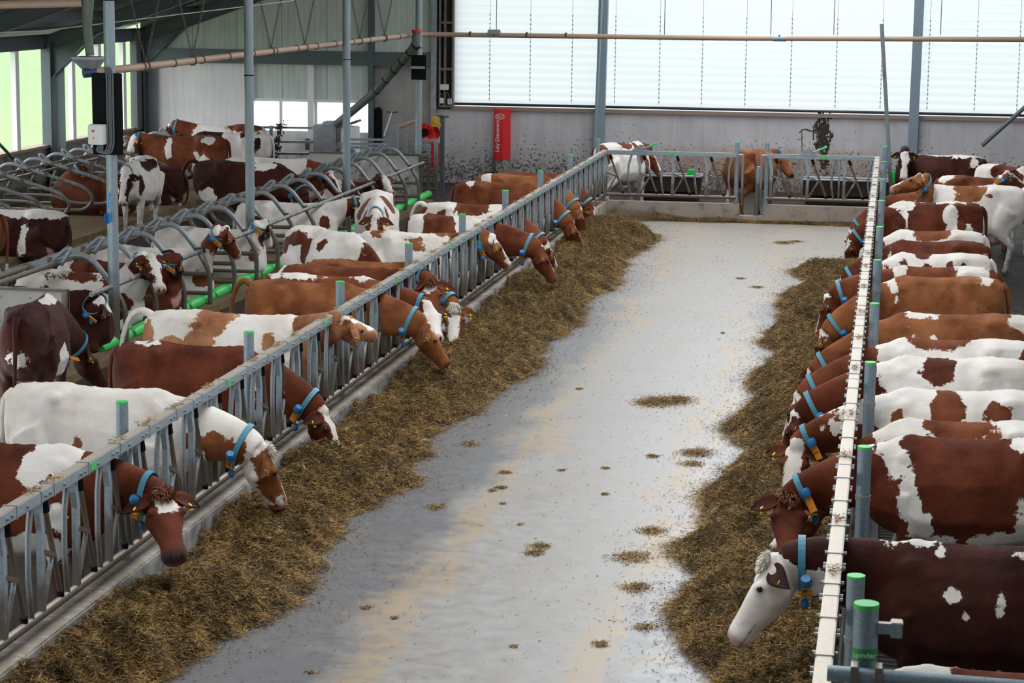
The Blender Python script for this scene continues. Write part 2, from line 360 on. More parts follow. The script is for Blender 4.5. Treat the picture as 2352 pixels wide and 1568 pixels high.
# roof: left and right slopes with an open light ridge between
def slope(name, x0, z0, x1, z1, mat='roof_dark'):
    bm = bmesh.new(); vs = [bm.verts.new((x, y, z+dz)) for dz in (0, .1) for x, z, y in ((x0, z0, -3), (x1, z1, -3), (x1, z1, WY+.2), (x0, z0, WY+.2))]
    for f in ((0, 1, 2, 3), (7, 6, 5, 4), (0, 4, 5, 1), (1, 5, 6, 2), (2, 6, 7, 3), (3, 7, 4, 0)): bm.faces.new([vs[i] for i in f])
    struct(name, bm, mat)
slope('ceiling_left', WLX-.5, 3.1, -4.3, 7.6); slope('ceiling_right', -.2, 7.7, 12.3, 3.4)
struct('ceiling_light_block', B(-4.4, -.1, -3, 8.5, 7.62, 7.75), 'roof_dark')  # added slab out of view, closes the near ridge to darken viewer-facing sides
for k, Yw in enumerate((17.8, 23.9, 30.0, 36.2, 42.3, 47.9)):   # wall columns + rafters
    pl = ['nearest', 'second', 'third', 'fourth', 'fifth', 'last'][k]
    r = thing('portal_frame', (WLX+.15, Yw, 0), '%s steel portal frame by the left wall, counted from the viewer' % pl, 'steel frame', 'portal frames along the left wall')
    def I(name, pts):
        bm = bmesh.new(); a, b = Vector(pts[0]), Vector(pts[1]); d = (b-a).normalized(); up = Vector((0, 1, 0)).cross(d).normalized()
        for (w, t_, o_) in ((.18, .016, .15), (.18, .016, -.15), (.012, .30, 0)):
            tube(bm, [a+up*o_, b+up*o_], 0, rect=(w, t_)) if abs(d.z) < .9 else tube(bm, [a+up*o_, b+up*o_], 0, rect=(t_, w))
        return ob(name, bm, 'beam_steel', r)
    I('column', ((0, 0, -.1), (0, 0, 3.0))); I('rafter', ((-.1, 0, 2.98), (9.1, 0, 6.2) if k < 5 else (6.3, 0, 5.22)))
    bm = bmesh.new(); vs = [bm.verts.new((x, y, z)) for y in (-.01, .01) for x, z in ((0, 2.95), (0, 2.35), (.9, 3.2))]
    bm.faces.new(vs[:3]); bm.faces.new(vs[3:][::-1])
    for q in range(3): bm.faces.new((vs[q], vs[(q+1) % 3], vs[3+(q+1) % 3], vs[3+q]))
    tube(bm, [(0.02, 0, 2.33), (.95, 0, 3.2)], 0, rect=(.18, .014)); ob('haunch', bm, 'beam_steel', r)
for k, x in enumerate((-15.2, -13.4, -11.6, -9.8)):
    z = 3.1+(x-WLX+.5)*.36-.1
    tag(ob('purlin', B(x-.04, x+.04, 10, WY, z-.16, z), 'beam_steel', org=(x, 30, z)), '%s roof purlin running along the left roof, counted from the eaves' % ['lowest', 'second', 'third', 'topmost'][k], 'purlin', 'roof purlins')
tag(ob('wall_girt', B(WLX+.2, xcol, WY-.14, WY-.02, 2.42, 2.72), 'beam_steel'), 'long horizontal steel girt across the end wall above the door', 'beam')
tag(ob('brace', T([(WLX+.12, 36.4, .1), (WLX+.12, 30.2, 3.0)], .04, 8), 'beam_steel'), 'diagonal brace rod rising in front of the left window band', 'brace')
tag(ob('brace', T([(WLX+.12, 36.0, 3.0), (WLX+.12, 42.0, -.0)], .03, 8), 'beam_steel'), 'diagonal brace rod crossing down to the low left wall', 'brace')
tag(ob('cable', T([(-16, 33, 3.35), (-13, 33.2, 3.5), (-9.15, 33.6, 4.0), (-7.2, 33.8, 4.6)], .009, 6), 'hot_white'), 'thin pale cable strung under the left roof', 'cable')

# door in the end wall with windows
def rect_px(px0, px1, Y): return ony(px0, 250, Y).x, ony(px1, 250, Y).x
bm = bmesh.new(); xa, xb = xdoor, xgrey
wz1, wz0 = ony(650, 233, WY).z, ony(650, 300, WY).z
xs = [rect_px(583, 641, WY), rect_px(648, 706, WY), rect_px(728, 787, WY), rect_px(795, 850, WY)]
box(bm, xa, xb, WY+.02, WY+.1, wz1, 2.45)
dr = struct('door_1', bm, 'panel')
bm = bmesh.new(); box(bm, xa, xb, WY+.02, WY+.1, -.2, wz0); edges = [xa]+[v for p in xs for v in p]+[xb]
for k in range(0, len(edges), 2):
    if edges[k+1]-edges[k] > .01: box(bm, edges[k], edges[k+1], WY+.02, WY+.1, wz0, wz1)
o = ob('door_leaf', bm, 'wall_light', dr)
bm = bmesh.new()
for a, b in xs: box(bm, a, b, WY+.05, WY+.06, wz0, wz1)
ob('window_pane', bm, 'glass', dr)
bm = bmesh.new()
for p0, p1 in ((708, 722), (575, 584)):
    a, b = rect_px(p0, p1, WY); box(bm, a, b, WY-.06, WY+.02, -.1, 2.45)
box(bm, xa, xb, WY-.03, WY+.02, wz1, wz1+.06); ob('door_frame', bm, 'hot_white', dr)
a, b = rect_px(703, 712, WY); ob('door_handle', B(a, b, WY-.09, WY-.0, .55, .8), 'steel_dirty', dr)

# columns of the left row
colY = (25.4, 31.6, 37.8, 44.2)
names = ['nearest', 'second', 'third', 'farthest']; cols = []
for k, Yc in enumerate(colY):
    xc = onz([258, 577, 797, 960][k], [830, 648, 540, 470][k], ZF)
    xc = ony([255, 573, 796, 961][k], 300, Yc).x
    cols.append(xc)
    r = thing('roof_column', (xc, Yc, ZF), '%s round galvanised roof column rising between stalls and feed walkway' % names[k], 'column', 'round roof columns')
    bm = bmesh.new(); cyl(bm, (0, 0, 0), (0, 0, 6.3), .067, 20); ob('shaft', bm, 'column_steel', r, True)
    bm = bmesh.new()
    for z in (3.05, 4.2): cyl(bm, (0, 0, z), (0, 0, z+.015), .072, 20)
    ob('strap', bm, 'black_rubber', r)

# end wall columns
def wallcol(px, topx, lab, Yc=WY-.15, w=.17):
    a = ony(px, 330, Yc); b = ony(topx, 0, Yc)
    tube_ = T([(a.x+(a.x-b.x)/(a.z-b.z)*(-.1-a.z), Yc, -.1), (b.x+(b.x-a.x)/(b.z-a.z)*1.5, Yc, b.z+1.5)], 0, rect=(w, .2))
    tag(ob('wall_column', tube_, 'post_steel', org=(a.x, Yc, -.1)), lab, 'column', 'columns on the end wall')
wallcol(1377, 1387, 'grey steel column on the end wall behind the left fence corner')
wallcol(2096, 2112, 'grey steel column on the end wall right of the right fence')
tag(ob('leaning_tube', T([ony(1366, 335, 46.9), ony(1384, -60, 46.9)], .035, 10), 'post_steel'), 'slim tube leaning against the end wall column behind the left fence corner', 'tube')
p = ony(2046, 425, 44.5); tag(ob('leaning_pole', T([(p.x+.03, 44.5, -.12), (p.x, 44.5, p.z), ony(2025, 55, 44.5)], .04, 10), 'stall_steel'), 'slim leaning pole beside the far right corner of the feed fence', 'pole')
tag(ob('brace', T([ony(2255, 335, 47.4), ony(2400, 205, 47.4)], .045, 8), 'beam_steel'), 'dark diagonal brace at the right edge of the end wall', 'brace')
for k, (px, lab) in enumerate(((997, 'pale vertical flashing strip left of the black cabinet strip'), (853, 'thin dark vertical post at the left edge of the grey wall'))):
    x = ony(px, 200, WY-.1).x; tag(ob('wall_flashing', B(x-.06, x+.06, WY-.16, WY-.02, 1.05 if k == 0 else -.1, 7), 'steel_sheet' if k == 0 else 'beam_steel', org=(x, WY-.1, 1)), lab, 'flashing')
# black strip frame with boxes
r = thing('cable_cabinet', (ony(1022, 100, WY).x, WY-.1, 1.55), 'dark open cable strip with white switch boxes beside the curtain', 'cabinet')
def rel(o, root): o.location = Vector(o.location)-Vector(root.location); return o
bm = bmesh.new(); a, b = rect_px(1010, 1040, WY-.1)
for x in (a, (a+b)/2-.03, b): box(bm, x-.02, x+.02, WY-.14, WY-.02, 1.55, 7)
for z in (1.55, 2.35, 3.35, 4.3): box(bm, a, b, WY-.12, WY-.02, z, z+.05)
rel(ob('frame', bm, 'steel_dirty', r), r)
bx = ony(1021, 200, WY-.15)
rel(ob('switch_box', B(bx.x-.09, bx.x+.09, WY-.22, WY-.1, bx.z-.06, bx.z+.06, .01), 'white_plastic', r), r)
for px, py in ((1015, 231), (1033, 233)): q = ony(px, py, WY-.15); rel(ob('junction_box', B(q.x-.045, q.x+.045, WY-.2, WY-.1, q.z-.06, q.z+.06, .01), 'white_plastic', r), r)
rel(ob('cable', T([ony(1008, 214, WY-.2), ony(1022, 219, WY-.2), ony(1028, 212, WY-.2), ony(1033, 225, WY-.2), ony(1035, 245, WY-.2)], .008, 6), 'grey_plastic', r), r)

# red charging sign on the end wall
Yr = WY-.12; a0 = ony(1135, 249, Yr); a1 = ony(1172, 249, Yr); zb = ony(1150, 366, Yr).z; zt = a0.z
r = thing('red_charging_tower', ((a0.x+a1.x)/2, Yr, -.1), 'tall red charging tower with white lettering standing against the end wall', 'sign')
hw = (a1.x-a0.x)/2
def prism(name, z0, z1, mat, d=.16):
    bm = bmesh.new(); pr = [(-hw, .1), (-hw, -.02), (-hw+.09, -d), (hw-.13, -d), (hw, -.02), (hw, .1)]
    lo = [bm.verts.new((x, y, z0+.1)) for x, y in pr]; hi = [bm.verts.new((x, y, z1+.1)) for x, y in pr]
    bm.faces.new(lo[::-1]); bm.faces.new(hi)
    for k in range(6): bm.faces.new((lo[k], lo[(k+1) % 6], hi[(k+1) % 6], hi[k]))
    return ob(name, bm, mat, r)
prism('cover', zb, zt, 'red_paint'); prism('base', -.1, zb, 'wall_grey', .14)
text_mesh('Lely Discovery', .115, 'text_white', r, 'lettering', (-.07, -.163, (zb+.1)+.52), (PI/2, -PI/2, 0))
zl = zt-.06
bm = bmesh.new(); n = 32
for ro, ri in ((1, .86),):
    v1 = [bm.verts.new((.10*math.cos(2*PI*k/n), 0, .062*math.sin(2*PI*k/n))) for k in range(n)]; v2 = [bm.verts.new((.088*math.cos(2*PI*k/n), 0, .051*math.sin(2*PI*k/n))) for k in range(n)]
    for k in range(n): bm.faces.new((v1[k], v1[(k+1) % n], v2[(k+1) % n], v2[k]))
o = ob('emblem_ring', bm, 'text_white', r); o.location = (-.02, -.163, zl)
text_mesh('LELY', .068, 'text_white', r, 'emblem_lettering', (-.02, -.163, zl), (PI/2, 0, 0))

# ------------------------------------------------------------------ hanging feed pipe
zp = 3.21; px_ = -9.6
PX = ony(960, 78, 44.9)
p0 = ony(200, 166, 27.2); pa = ony(285, 158, 27.5); pb = ony(955, 79, 44.9)
r = thing('auger_pipe', (pb.x, 36, 3.2), 'long brown hanging auger pipe along the stalls and across the barn end', 'pipe')
pts = [p0, pa, pb, Vector((pb.x+.5, 45.1, pb.z)), ony(1700, 88, 45.1), ony(2420, 91, 45.1)]
rel(ob('pipe_run', T(pts, .05, 14, .3), 'pipe_brown', r, True), r)
bm = bmesh.new()
for s in np.linspace(.04, .98, 14):
    q = pa.lerp(pb, float(s)); d = (pb-pa).normalized(); tube(bm, [q-d*.02, q+d*.02], .06, 12)
for px in (1010, 1080, 1135, 1210, 1300, 1790): q = ony(px, 78+(px-1000)*.011, 45.1); tube(bm, [q-Vector((.02, 0, 0)), q+Vector((.02, 0, 0))], .058, 12)
rel(ob('clamp', bm, 'chain_rust', r), r)
q = ony(1135, 77, 45.1); bm = bmesh.new(); tube(bm, [q-Vector((.13, 0, 0)), q+Vector((.13, 0, 0))], .062, 14); box(bm, q.x-.12, q.x+.12, q.y-.03, q.y+.03, q.z+.05, q.z+.08)
rel(ob('coupling', bm, 'steel', r), r); bm = bmesh.new()
q = ony(1790, 88, 45.1); tube(bm, [q-Vector((.13, 0, 0)), q+Vector((.13, 0, 0))], .062, 14); rel(ob('coupling', bm, 'steel', r), r)
# chains, V shaped
cy = []
for px in (335, 442, 622, 700, 826, 883):
    t_ = (px-pa.x)/1
    s = None
    lo, hi = 0.0, 1.0
    # find Y on the pipe whose picture column is px
    for _ in range(40):
        m = (lo+hi)/2; q = pa.lerp(pb, m); v = W2.transposed() @ (q-CAM); X_ = CX+v.x/-v.z*F
        if X_ < px: lo = m
        else: hi = m
    q = pa.lerp(pb, lo); cy.append(q)
for k, q in enumerate(cy):
    r = thing('hanging_chain', q, '%s V-shaped chain hanger on the brown pipe, counted from the viewer' % ['first', 'second', 'third', 'fourth', 'fifth', 'sixth'][k], 'chain', 'V-shaped chain hangers')
    for s in (-1, 1):
        bm = bmesh.new(); a = Vector((0, 0, .05)); b = Vector((s*.28, s*.35, 1.75)); L = (b-a).length; n = int(L/.045); d = (b-a)/n; dn = d.normalized()
        for i in range(n):
            c0 = a+d*i; side = (Vector((1, 0, 0)) if i % 2 else Vector((0, 1, 0))); side = (side-dn*side.dot(dn)).normalized()*.011
            tube(bm, [c0-side, c0-side+d*1.2, c0+side+d*1.2, c0+side, c0-side], .0045, 4)
        ob('chain', bm, 'chain_rust', r)
    ob('ring', T([(0.062*math.cos(a*PI/6), 0, .062*math.sin(a*PI/6)) for a in range(13)], .01, 6), 'chain_rust', r)
for k, px in enumerate((1140, 1526, 1770, 1915, 2160)):
    q = ony(px, 80, 45.1); tag(ob('hanging_chain', T([(q.x, 45.1, q.z), (q.x, 45.1, 5.2)], .008, 5), 'chain_rust', org=q), '%s thin vertical hanger wire in front of the curtain, counted from the left' % ['first', 'second', 'third', 'fourth', 'fifth'][k], 'chain', 'thin hanger wires before the curtain')
# slanting feed pipe from the column to the milking robot
r = thing('slanting_feed_pipe', ony(960, 85, 44.0), 'thick dark slanting feed pipe from the far column down to the milking robot', 'pipe')
fp = [ony(957, 72, 44.0), ony(955, 105, 44.0), ony(858, 215, 44.8), ony(772, 286, 45.2)]
rel(ob('pipe_run', T(fp, .085, 16, .25), 'feed_pipe', r, True), r)
bm = bmesh.new()
for s in (.0, .14, .32, .5, .7, .93): a = Vector(fp[1]).lerp(fp[2], s) ; d = (fp[2]-fp[1]).normalized(); tube(bm, [a-d*.01, a+d*.01], .092, 16)
rel(ob('joint', bm, 'black_rubber', r), r)
rel(ob('cap', T([fp[0]-Vector((0, 0, .02)), fp[0]+Vector((0, 0, .03))], .1, 16), 'red_paint', r), r)
# upper left feed drop: horizontal pipe, elbow, hopper
Yh = 27.0
r = thing('feed_drop', ony(205, 20, Yh), 'grey drop pipe with funnel hopper hanging at the nearest column', 'feed pipe')
rel(ob('cross_pipe', T([ony(-60, 12, Yh), ony(190, 6, Yh)], .055, 14), 'pipe_brown', r, True), r)
rel(ob('drop_pipe', T([ony(203, -5, Yh), ony(200, 60, Yh), ony(207, 128, Yh)], [.075, .058, .055], 16), 'feed_pipe', r, True), r)
q = ony(205, 130, Yh); bm = bmesh.new(); hp = [(.17, 0), (.17, -.03), (.05, -.19)]; rr_ = []
for w_, z_ in hp: rr_.append([bm.verts.new((q.x+sx_*w_, q.y+sy_*w_, q.z+z_)) for sx_, sy_ in ((-1, -1), (1, -1), (1, 1), (-1, 1))])
for a, b in zip(rr_, rr_[1:]):
    for k in range(4): bm.faces.new((a[k], a[(k+1) % 4], b[(k+1) % 4], b[k]))
bm.faces.new(rr_[0]); bm.faces.new(rr_[-1]); rel(ob('hopper', bm, 'steel_sheet', r), r)
e = ony(192, 168, Yh-.1); rel(ob('end_cap', T([e, e+Vector((.12, .1, .01))], .06, 14), plain('blue_dark', (.01, .035, .12), .5), r), r)
# control board on nearest column
Yb = 25.33; tl = ony(212, 167, Yb); br_ = ony(284, 356, Yb)
r = thing('control_board', ((tl.x+br_.x)/2, Yb, br_.z), 'black mounting board with switch box and cable conduits on the nearest column', 'control board')
w_ = (br_.x-tl.x)/2; h_ = tl.z-br_.z
ob('board', B(-w_, w_, -.03, .0, 0, h_, .004), 'black_rubber', r)
def lp(px, py): v = ony(px, py, Yb); return v.x-r.location.x, v.z-r.location.z
x0, z1_ = lp(211, 284); x1, z0_ = lp(249, 331)
sb = ob('switch_box', B(x0, x1, -.15, -.03, z0_, z1_, .012), 'white_plastic', r)
xm, zm = lp(224, 299); bm = bmesh.new(); cyl(bm, (xm, -.17, zm), (xm, -.15, zm), .014); ob('red_button', bm, 'red_paint', sb)
xm, zm = lp(225, 314); bm = bmesh.new(); vs = [bm.verts.new((xm+a, -.152, zm+b)) for a, b in ((-.022, -.015), (.022, -.015), (0, .02))]; bm.faces.new(vs); ob('warning_sign', bm, 'warning_orange', sb)
for k, px in enumerate((250, 255, 259, 264)):
    a, za = lp(px-2, 160); b, zb_ = lp(px+1, 330); c_, zc = lp(240-k*5, 345); d_, zd = lp(242-k*3, 332)
    ob('conduit', T([(a-.04, -.02, za+.02), (a, -.05, za-.05), (b, -.05, zb_), (b-.03, -.06, zc-.02-.006*k), (c_, -.08, zc-.01), (d_, -.09, zd)], .011, 8, .06), 'grey_plastic', r, True)
# blue brush hanging on that column
q = ony(249, 445, 25.3); r = thing('hanging_brush', q, 'bright blue scrubbing brush hanging on the nearest column', 'brush')
s_ = 25.3/F
ob('handle', T([(0, 0, 0), (.002, -.01, -.05*s_*200/1), (-.003, -.01, -38*s_)], [.016, .01, .012], 10), 'bright_blue', r, True)
ob('brush_head', B(-7*s_, 5*s_, -.05, .0, -72*s_, -45*s_, .012), 'bright_blue', r)
bm = bmesh.new()
for i in range(6):
    for j in range(9): box(bm, -7*s_+.004+i*.0085, -7*s_+.009+i*.0085, -.085, -.05, -70*s_+j*.0135, -70*s_+j*.0135+.008)
ob('bristles', bm, plain('deep_blue', (.01, .1, .35), .6), r)
# small black board on far column
q = ony(962, 154, 44.05); r = thing('speaker_board', q, 'small black board clamped to the farthest round column', 'board')
ob('board', B(-.15, .15, -.03, .0, -.25, .24), 'black_rubber', r); ob('bracket', B(-.14, .14, -.12, -.09, -.03, .02), 'steel', r)

# ------------------------------------------------------------------ milking robot corner
def Q(px, py, Y): return ony(px, py, Y)
Yq = 45.6; a = Q(719, 287, Yq); b = Q(773, 352, Yq)
r = thing('milking_robot', ((a.x+b.x)/2, Yq, -.1), 'grey milking robot cabinet with white and blue panel below the slanting pipe', 'machine')
ox = r.location.x; w_ = (b.x-a.x)/2
ob('cabinet', B(-w_, w_, 0, .6, 0, a.z+.1, .01), 'steel_sheet', r); ob('cabinet_lid', B(-w_+.18, w_+.02, .1, .5, a.z+.1, a.z+.17), 'steel_sheet', r)
bm = bmesh.new(); cyl(bm, (w_+.02, -.03, a.z+.14), (w_+.02, .03, a.z+.14), .04); ob('red_knob', bm, 'red_paint', r)
c0 = Q(782, 290, Yq); c1 = Q(818, 350, Yq)
pn = ob('front_panel', B(c0.x-ox, c1.x-ox, -.05, .35, .3, c0.z+.1, .015), 'hot_white', r)
ob('roof_flap', T([(c0.x-ox-.05, .1, c0.z+.06), (c1.x-ox+.04, .1, c0.z+.22)], 0, rect=(.4, .05)), 'steel_dirty', r)
cxp = (c0.x+c1.x)/2-ox+.06; czp = (c0.z+.1)-.55
bm = bmesh.new(); n = 20; vs = [bm.verts.new((cxp+.13*math.cos(PI*k/n)-.02, -.053, czp+.10*math.sin(PI*k/n))) for k in range(n+1)]; bm.faces.new(vs); ob('blue_arc', bm, 'bright_blue', pn)
text_mesh('Astronaut', .045, 'text_black', pn, 'lettering', (cxp, -.054, czp+.3), (PI/2, 0, 0))
ob('corner_post', B(w_+.03, w_+.1, -.08, -.01, .0, a.z+.08), 'steel_dirty', r)
# railings around robot
Yg = 45.0
def railing(name, lab, pxs, rails, Yg, pr=.035, rr=.028, top=None, group='railings round the milking robot', posts=None, mat='stall_steel'):
    a = Q(pxs[0], rails[0][1], Yg); r = thing(name, (a.x, Yg, -.1), lab, 'railing', group)
    for px0, py, px1 in rails:
        u, v = Q(px0, py, Yg), Q(px1, py+(px1-px0)*.012, Yg); ob('rail', T([(u.x-a.x, 0, u.z+.1), (v.x-a.x, 0, v.z+.1)], 0, rect=(.05, .05)), mat, r)
    for px, py in posts: u = Q(px, py, Yg); ob('post', B(u.x-a.x-pr, u.x-a.x+pr, -.06, .0, 0, u.z+.1), mat, r)
railing('robot_railing', 'horizontal rails of the milking robot exit lane before the grey wall', (773, 955), [(800, 320, 1005), (775, 330, 988), (772, 338, 955)], 44.7, posts=[(915, 290), (935, 290), (986, 330), (1003, 322)])
railing('robot_railing', 'dung-splashed railing before the door windows left of the milking robot', (585, 719), [(585, 292, 719), (605, 325, 719), (605, 352, 712)], 46.5, posts=[(585, 290), (603, 290), (624, 288)])
tag(ob('handrail', T([Q(914, 292, 44.7), Q(958, 276, 44.7)], .045, 12), 'pipe_brown'), 'short brown slanting tube on top of the robot exit posts', 'rail')
# gate right of column
g0 = Q(972, 345, 44.3); r = thing('yard_gate', (g0.x, 44.3, -.1), 'dark barred gate to the right of the farthest round column', 'gate')
for py in (348, 362, 376, 391, 405, 420, 434): u = Q(974, py, 44.3); v = Q(1003, py, 44.3); ob('bar', T([(0, 0, u.z+.1), (v.x-g0.x, 0, v.z+.1)], .018, 8), 'steel_dirty', r)
for px, py, pb_ in ((985, 332, 435), (1002, 324, 425)): u = Q(px, py, 44.3); v = Q(px, pb_, 44.3); ob('gate_post', B(u.x-g0.x-.035, u.x-g0.x+.035, -.05, .02, v.z+.1, u.z+.1), 'stall_steel', r)
# cow brush: red and yellow
q = Q(976, 304, 45.5); r = thing('cow_brush', (q.x, 45.5, q.z), 'round red bristled cow brush with yellow motor beside the farthest column', 'brush')
bm = bmesh.new(); nb = 26
for i in range(nb):
    a = 2*PI*i/nb; ca, sa = math.cos(a), math.sin(a)
    tube(bm, [(.06*ca, 0, .06*sa), (.19*ca, -.02, .19*sa)], [.02, .035], 6)
ob('bristles', bm, 'red_paint', r); bm = bmesh.new(); cyl(bm, (0, -.09, 0), (0, .05, 0), .085, 20); ob('hub', bm, 'black_rubber', r)
bm = bmesh.new()
for i in range(nb): a = 2*PI*i/nb; tube(bm, [(.12+.06*math.cos(a), .15, .06*math.sin(a)-.02), (.12+.17*math.cos(a), .15, .17*math.sin(a)-.02)], [.02, .035], 6)
ob('rear_bristles', bm, 'red_paint', r)
bm = bmesh.new(); cyl(bm, (.19, .05, .2), (.19, .05, .34), .07, 16); box(bm, .14, .32, 0, .12, .12, .2); ob('motor', bm, 'yellow_dirty', r)
ob('arm', T([(.2, .1, .36), (.48, .1, .33)], .03, 8), 'steel_dirty', r); ob('stand', B(.3, .38, .1, .2, -.1-q.z, .36), 'beam_steel', r)
ob('red_body', B(.03, .27, .1, .3, -.75, -.22, .02), 'red_paint', r)
# squeegee leaning on a box, black hoses
a = Q(900, 258, 47.0); b = Q(882, 312, 47.0); r = thing('floor_squeegee', b, 'floor squeegee with black head leaning handle down on the wall box', 'squeegee')
ob('handle', T([(0, 0, 0), a-b], .014, 8), 'hot_white', r); h0 = a-b; ob('blade', T([h0+Vector((-.11, 0, .01)), h0+Vector((-.03, 0, 0)), h0+Vector((.0, 0, -.03)), h0+Vector((.03, 0, .0)), h0+Vector((.13, 0, .01))], .013, 6), 'black_rubber', r)
a = Q(850, 310, 47.3); b = Q(884, 340, 47.3); tag(ob('wall_box', B(a.x+.35, b.x+.1, 47.2, 47.55, -.1, a.z, .01), 'steel_sheet'), 'low grey steel box against the grey wall below the squeegee', 'box')
q0 = Q(864, 312, 47.95); q1 = Q(864, 250, 47.95); q2 = Q(874, 250, 47.95); q3 = Q(874, 312, 47.95)
tag(ob('black_hose', T([q0-Vector((0, 0, .3)), q1, q2, q3-Vector((0, 0, .3))], .04, 10, .06), 'black_rubber'), 'thick black hose looped up the grey wall left of the squeegee', 'hose')
# partition boards
a = Q(710, 351, 43.5); b = Q(969, 357, 43.5)
r = thing('stall_partition', ((a.x+b.x)/2, 43.5, -.1), 'long dirty pale board partition at the far end of the front stall row', 'partition')
ob('board', B(a.x-r.location.x, b.x-r.location.x, 0, .03, .05, a.z+.1), 'board', r); ob('top_edge', B(a.x-r.location.x, b.x-r.location.x, -.02, .05, a.z+.1, a.z+.13), 'steel_dirty', r)
ob('end_post', B(b.x-r.location.x-.05, b.x-r.location.x, -.03, .06, 0, a.z+.1), 'steel_dirty', r)
a = Q(-40, 663, 24.6); b = Q(155, 668, 24.6)
r = thing('stall_partition', ((a.x+b.x)/2, 24.6, -.1), 'pale grey board partition at the near end of the front stall row, bottom left', 'partition')
ob('board', B(a.x-r.location.x, b.x-r.location.x, 0, .03, .05, a.z+.1), 'board', r); ob('top_edge', B(a.x-r.location.x, b.x-r.location.x, -.03, .05, a.z+.1, a.z+.13), 'steel_dirty', r)
ob('end_post', B(b.x-r.location.x-.05, b.x-r.location.x, -.06, .06, 0, a.z+.1), 'stall_steel', r)
# dung splash shapes on door rail / wall
def splat(name, lab, Yv, spots, mat='slurry'):
    bm = bmesh.new()
    for px, py, rx, ry in spots:
        c = ony(px, py, Yv); s = Yv/F; n = 14; ph = random.random()*6
        ctr = bm.verts.new((c.x, Yv-.012, c.z)); rim = []
        for k in range(n):
            a = 2*PI*k/n; j = .6+.6*random.random(); rim.append(bm.verts.new((c.x+rx*s*j*math.cos(a), Yv, c.z+ry*s*j*math.sin(a))))
        for k in range(n): bm.faces.new((ctr, rim[k], rim[(k+1) % n]))
    return tag(ob(name, bm, mat), lab, 'dung splash')
plain('dung', (.035, .024, .017), .7)
rs = random.Random(3); sp = []
for _ in range(120): sp.append((1891+rs.gauss(0, 8), 310+rs.gauss(0, 22), 2+3*rs.random(), 3+5*rs.random()))
for _ in range(45): sp.append((1893+rs.gauss(0, 7), 372+rs.gauss(0, 14), 1.5+2.5*rs.random(), 2+4*rs.random()))
for k in range(26): a = k/25; sp.append((1885-48*a, 288+10*math.sin(a*5)+26*a*a, 1.5+1.5*rs.random(), 1+1.5*rs.random()))
for x_, y0_, y1_ in ((1876, 290, 345), (1881, 290, 350), (1886, 320, 372), (1868, 290, 320), (1842, 305, 340), (1872, 285, 305)):
    for k in range(14): sp.append((x_+rs.gauss(0, .5), y0_+(y1_-y0_)*k/13, .9+.5*rs.random(), 3.2))
splat('dung_splash', 'large dark dung splash running down the end wall above the right trough', WY-.002, sp, 'dung')
sp = []
for _ in range(110): yy_ = 285+rs.random()*100; sp.append((643-8*math.sin((yy_-285)/60)+rs.gauss(0, 4), yy_, 1+2.2*rs.random(), 2+4*rs.random()))
for _ in range(20): sp.append((650+rs.random()*14, 285+rs.gauss(0, 6), 1+1.5*rs.random(), 1+1*rs.random()))
splat('dung_splash', 'dark dung splash smeared over the railing before the door window', 46.42, sp, 'dung')

# ------------------------------------------------------------------ feed fence
ZR, ZB = 1.27, .45
def fence_panel(L, n, name='feed_fence_panel', straight=False, sticker=0.3, rail=.085):
    """local +Y runs along the fence"""
    r = bpy.data.objects.new(name, None); COL.objects.link(r)
    bm = bmesh.new(); box(bm, -rail/2, rail/2, 0.004, L-.004, ZR-.085, ZR-.005, .006)
    p = L/n
    for k in range(n):
        for o_ in (.10, .22, .62):
            y = (k+o_)*p
            for s in (-1, 1): tube(bm, [(s*rail/2, y, ZR-.045), (s*(rail/2+.02), y, ZR-.045)], .011, 6)
    for k in range(n): box(bm, -rail/2-.004, rail/2+.004, (k+.35)*p, (k+.35)*p+.012, ZR-.088, ZR+.001)
    ob('top_rail', bm, 'steel', r)
    bm = bmesh.new(); cyl(bm, (0, 0, ZB), (0, L, ZB), .03, 12)
    ob('bottom_rail', bm, 'steel_dirty', r, True)
    zt_, zb_ = ZR-.08, ZB
    H = zt_-zb_
    for k in range(n):
        y = (k+.08)*p
        ob('bent_bar', T([(0, y, zt_), (0, y, zt_-.1*H), (0, y+.05*p, zt_-.26*H), (0, y+.03*p, zb_)], .0, rect=(.055, .04)), 'steel', r)
        lv = ob('locking_lever', T([(0, y+.15*p, zt_-.02), (0, y+.57*p, zb_+.03)], .02, 8), 'steel_dirty', r, True)
        bm = bmesh.new(); d = Vector((0, .42*p, -(H-.05))).normalized(); a = Vector((0, y+.15*p, zt_-.01)); cyl(bm, a, a+d*.09, .027, 8); b = Vector((0, y+.57*p, zb_+.03)); ob('rubber_cap', bm, 'black_rubber', lv)
        bm = bmesh.new(); cyl(bm, b-d*.04, b, .025, 8); ob('rubber_foot', bm, 'black_rubber', lv)
        ob('crosspiece', T([(0, y+.05*p, zt_-.45*H), (0, y+.37*p, zt_-.55*H)], 0, rect=(.045, .03)), 'steel_dirty', r)
        ob('strut', T([(0, y+.33*p, zt_-.56*H), (0, y+.08*p, zb_+.04)], .017, 8), 'steel', r, True)
        ob('bent_bar', T([(0, y+.80*p, zt_), (0, y+.78*p, zt_-.05*H), (0, y+.71*p, zt_-.25*H), (0, y+.69*p, zt_-.6*H), (0, y+.76*p, zb_)], .021, 8), 'stall_steel', r, True)
        if straight: ob('straight_bar', T([(0, y+.9*p, zt_), (0, y+.9*p, zb_)], .018, 8), 'steel', r, True)
    s = ob('sticker', B(rail/2+.001, rail/2+.004, L*sticker-.05, L*sticker+.05, ZR-.07, ZR-.02), 'green_plastic', r)
    return r
ordn = ['first', 'second', 'third', 'fourth', 'fifth', 'sixth', 'seventh', 'eighth', 'ninth', 'tenth', 'eleventh']
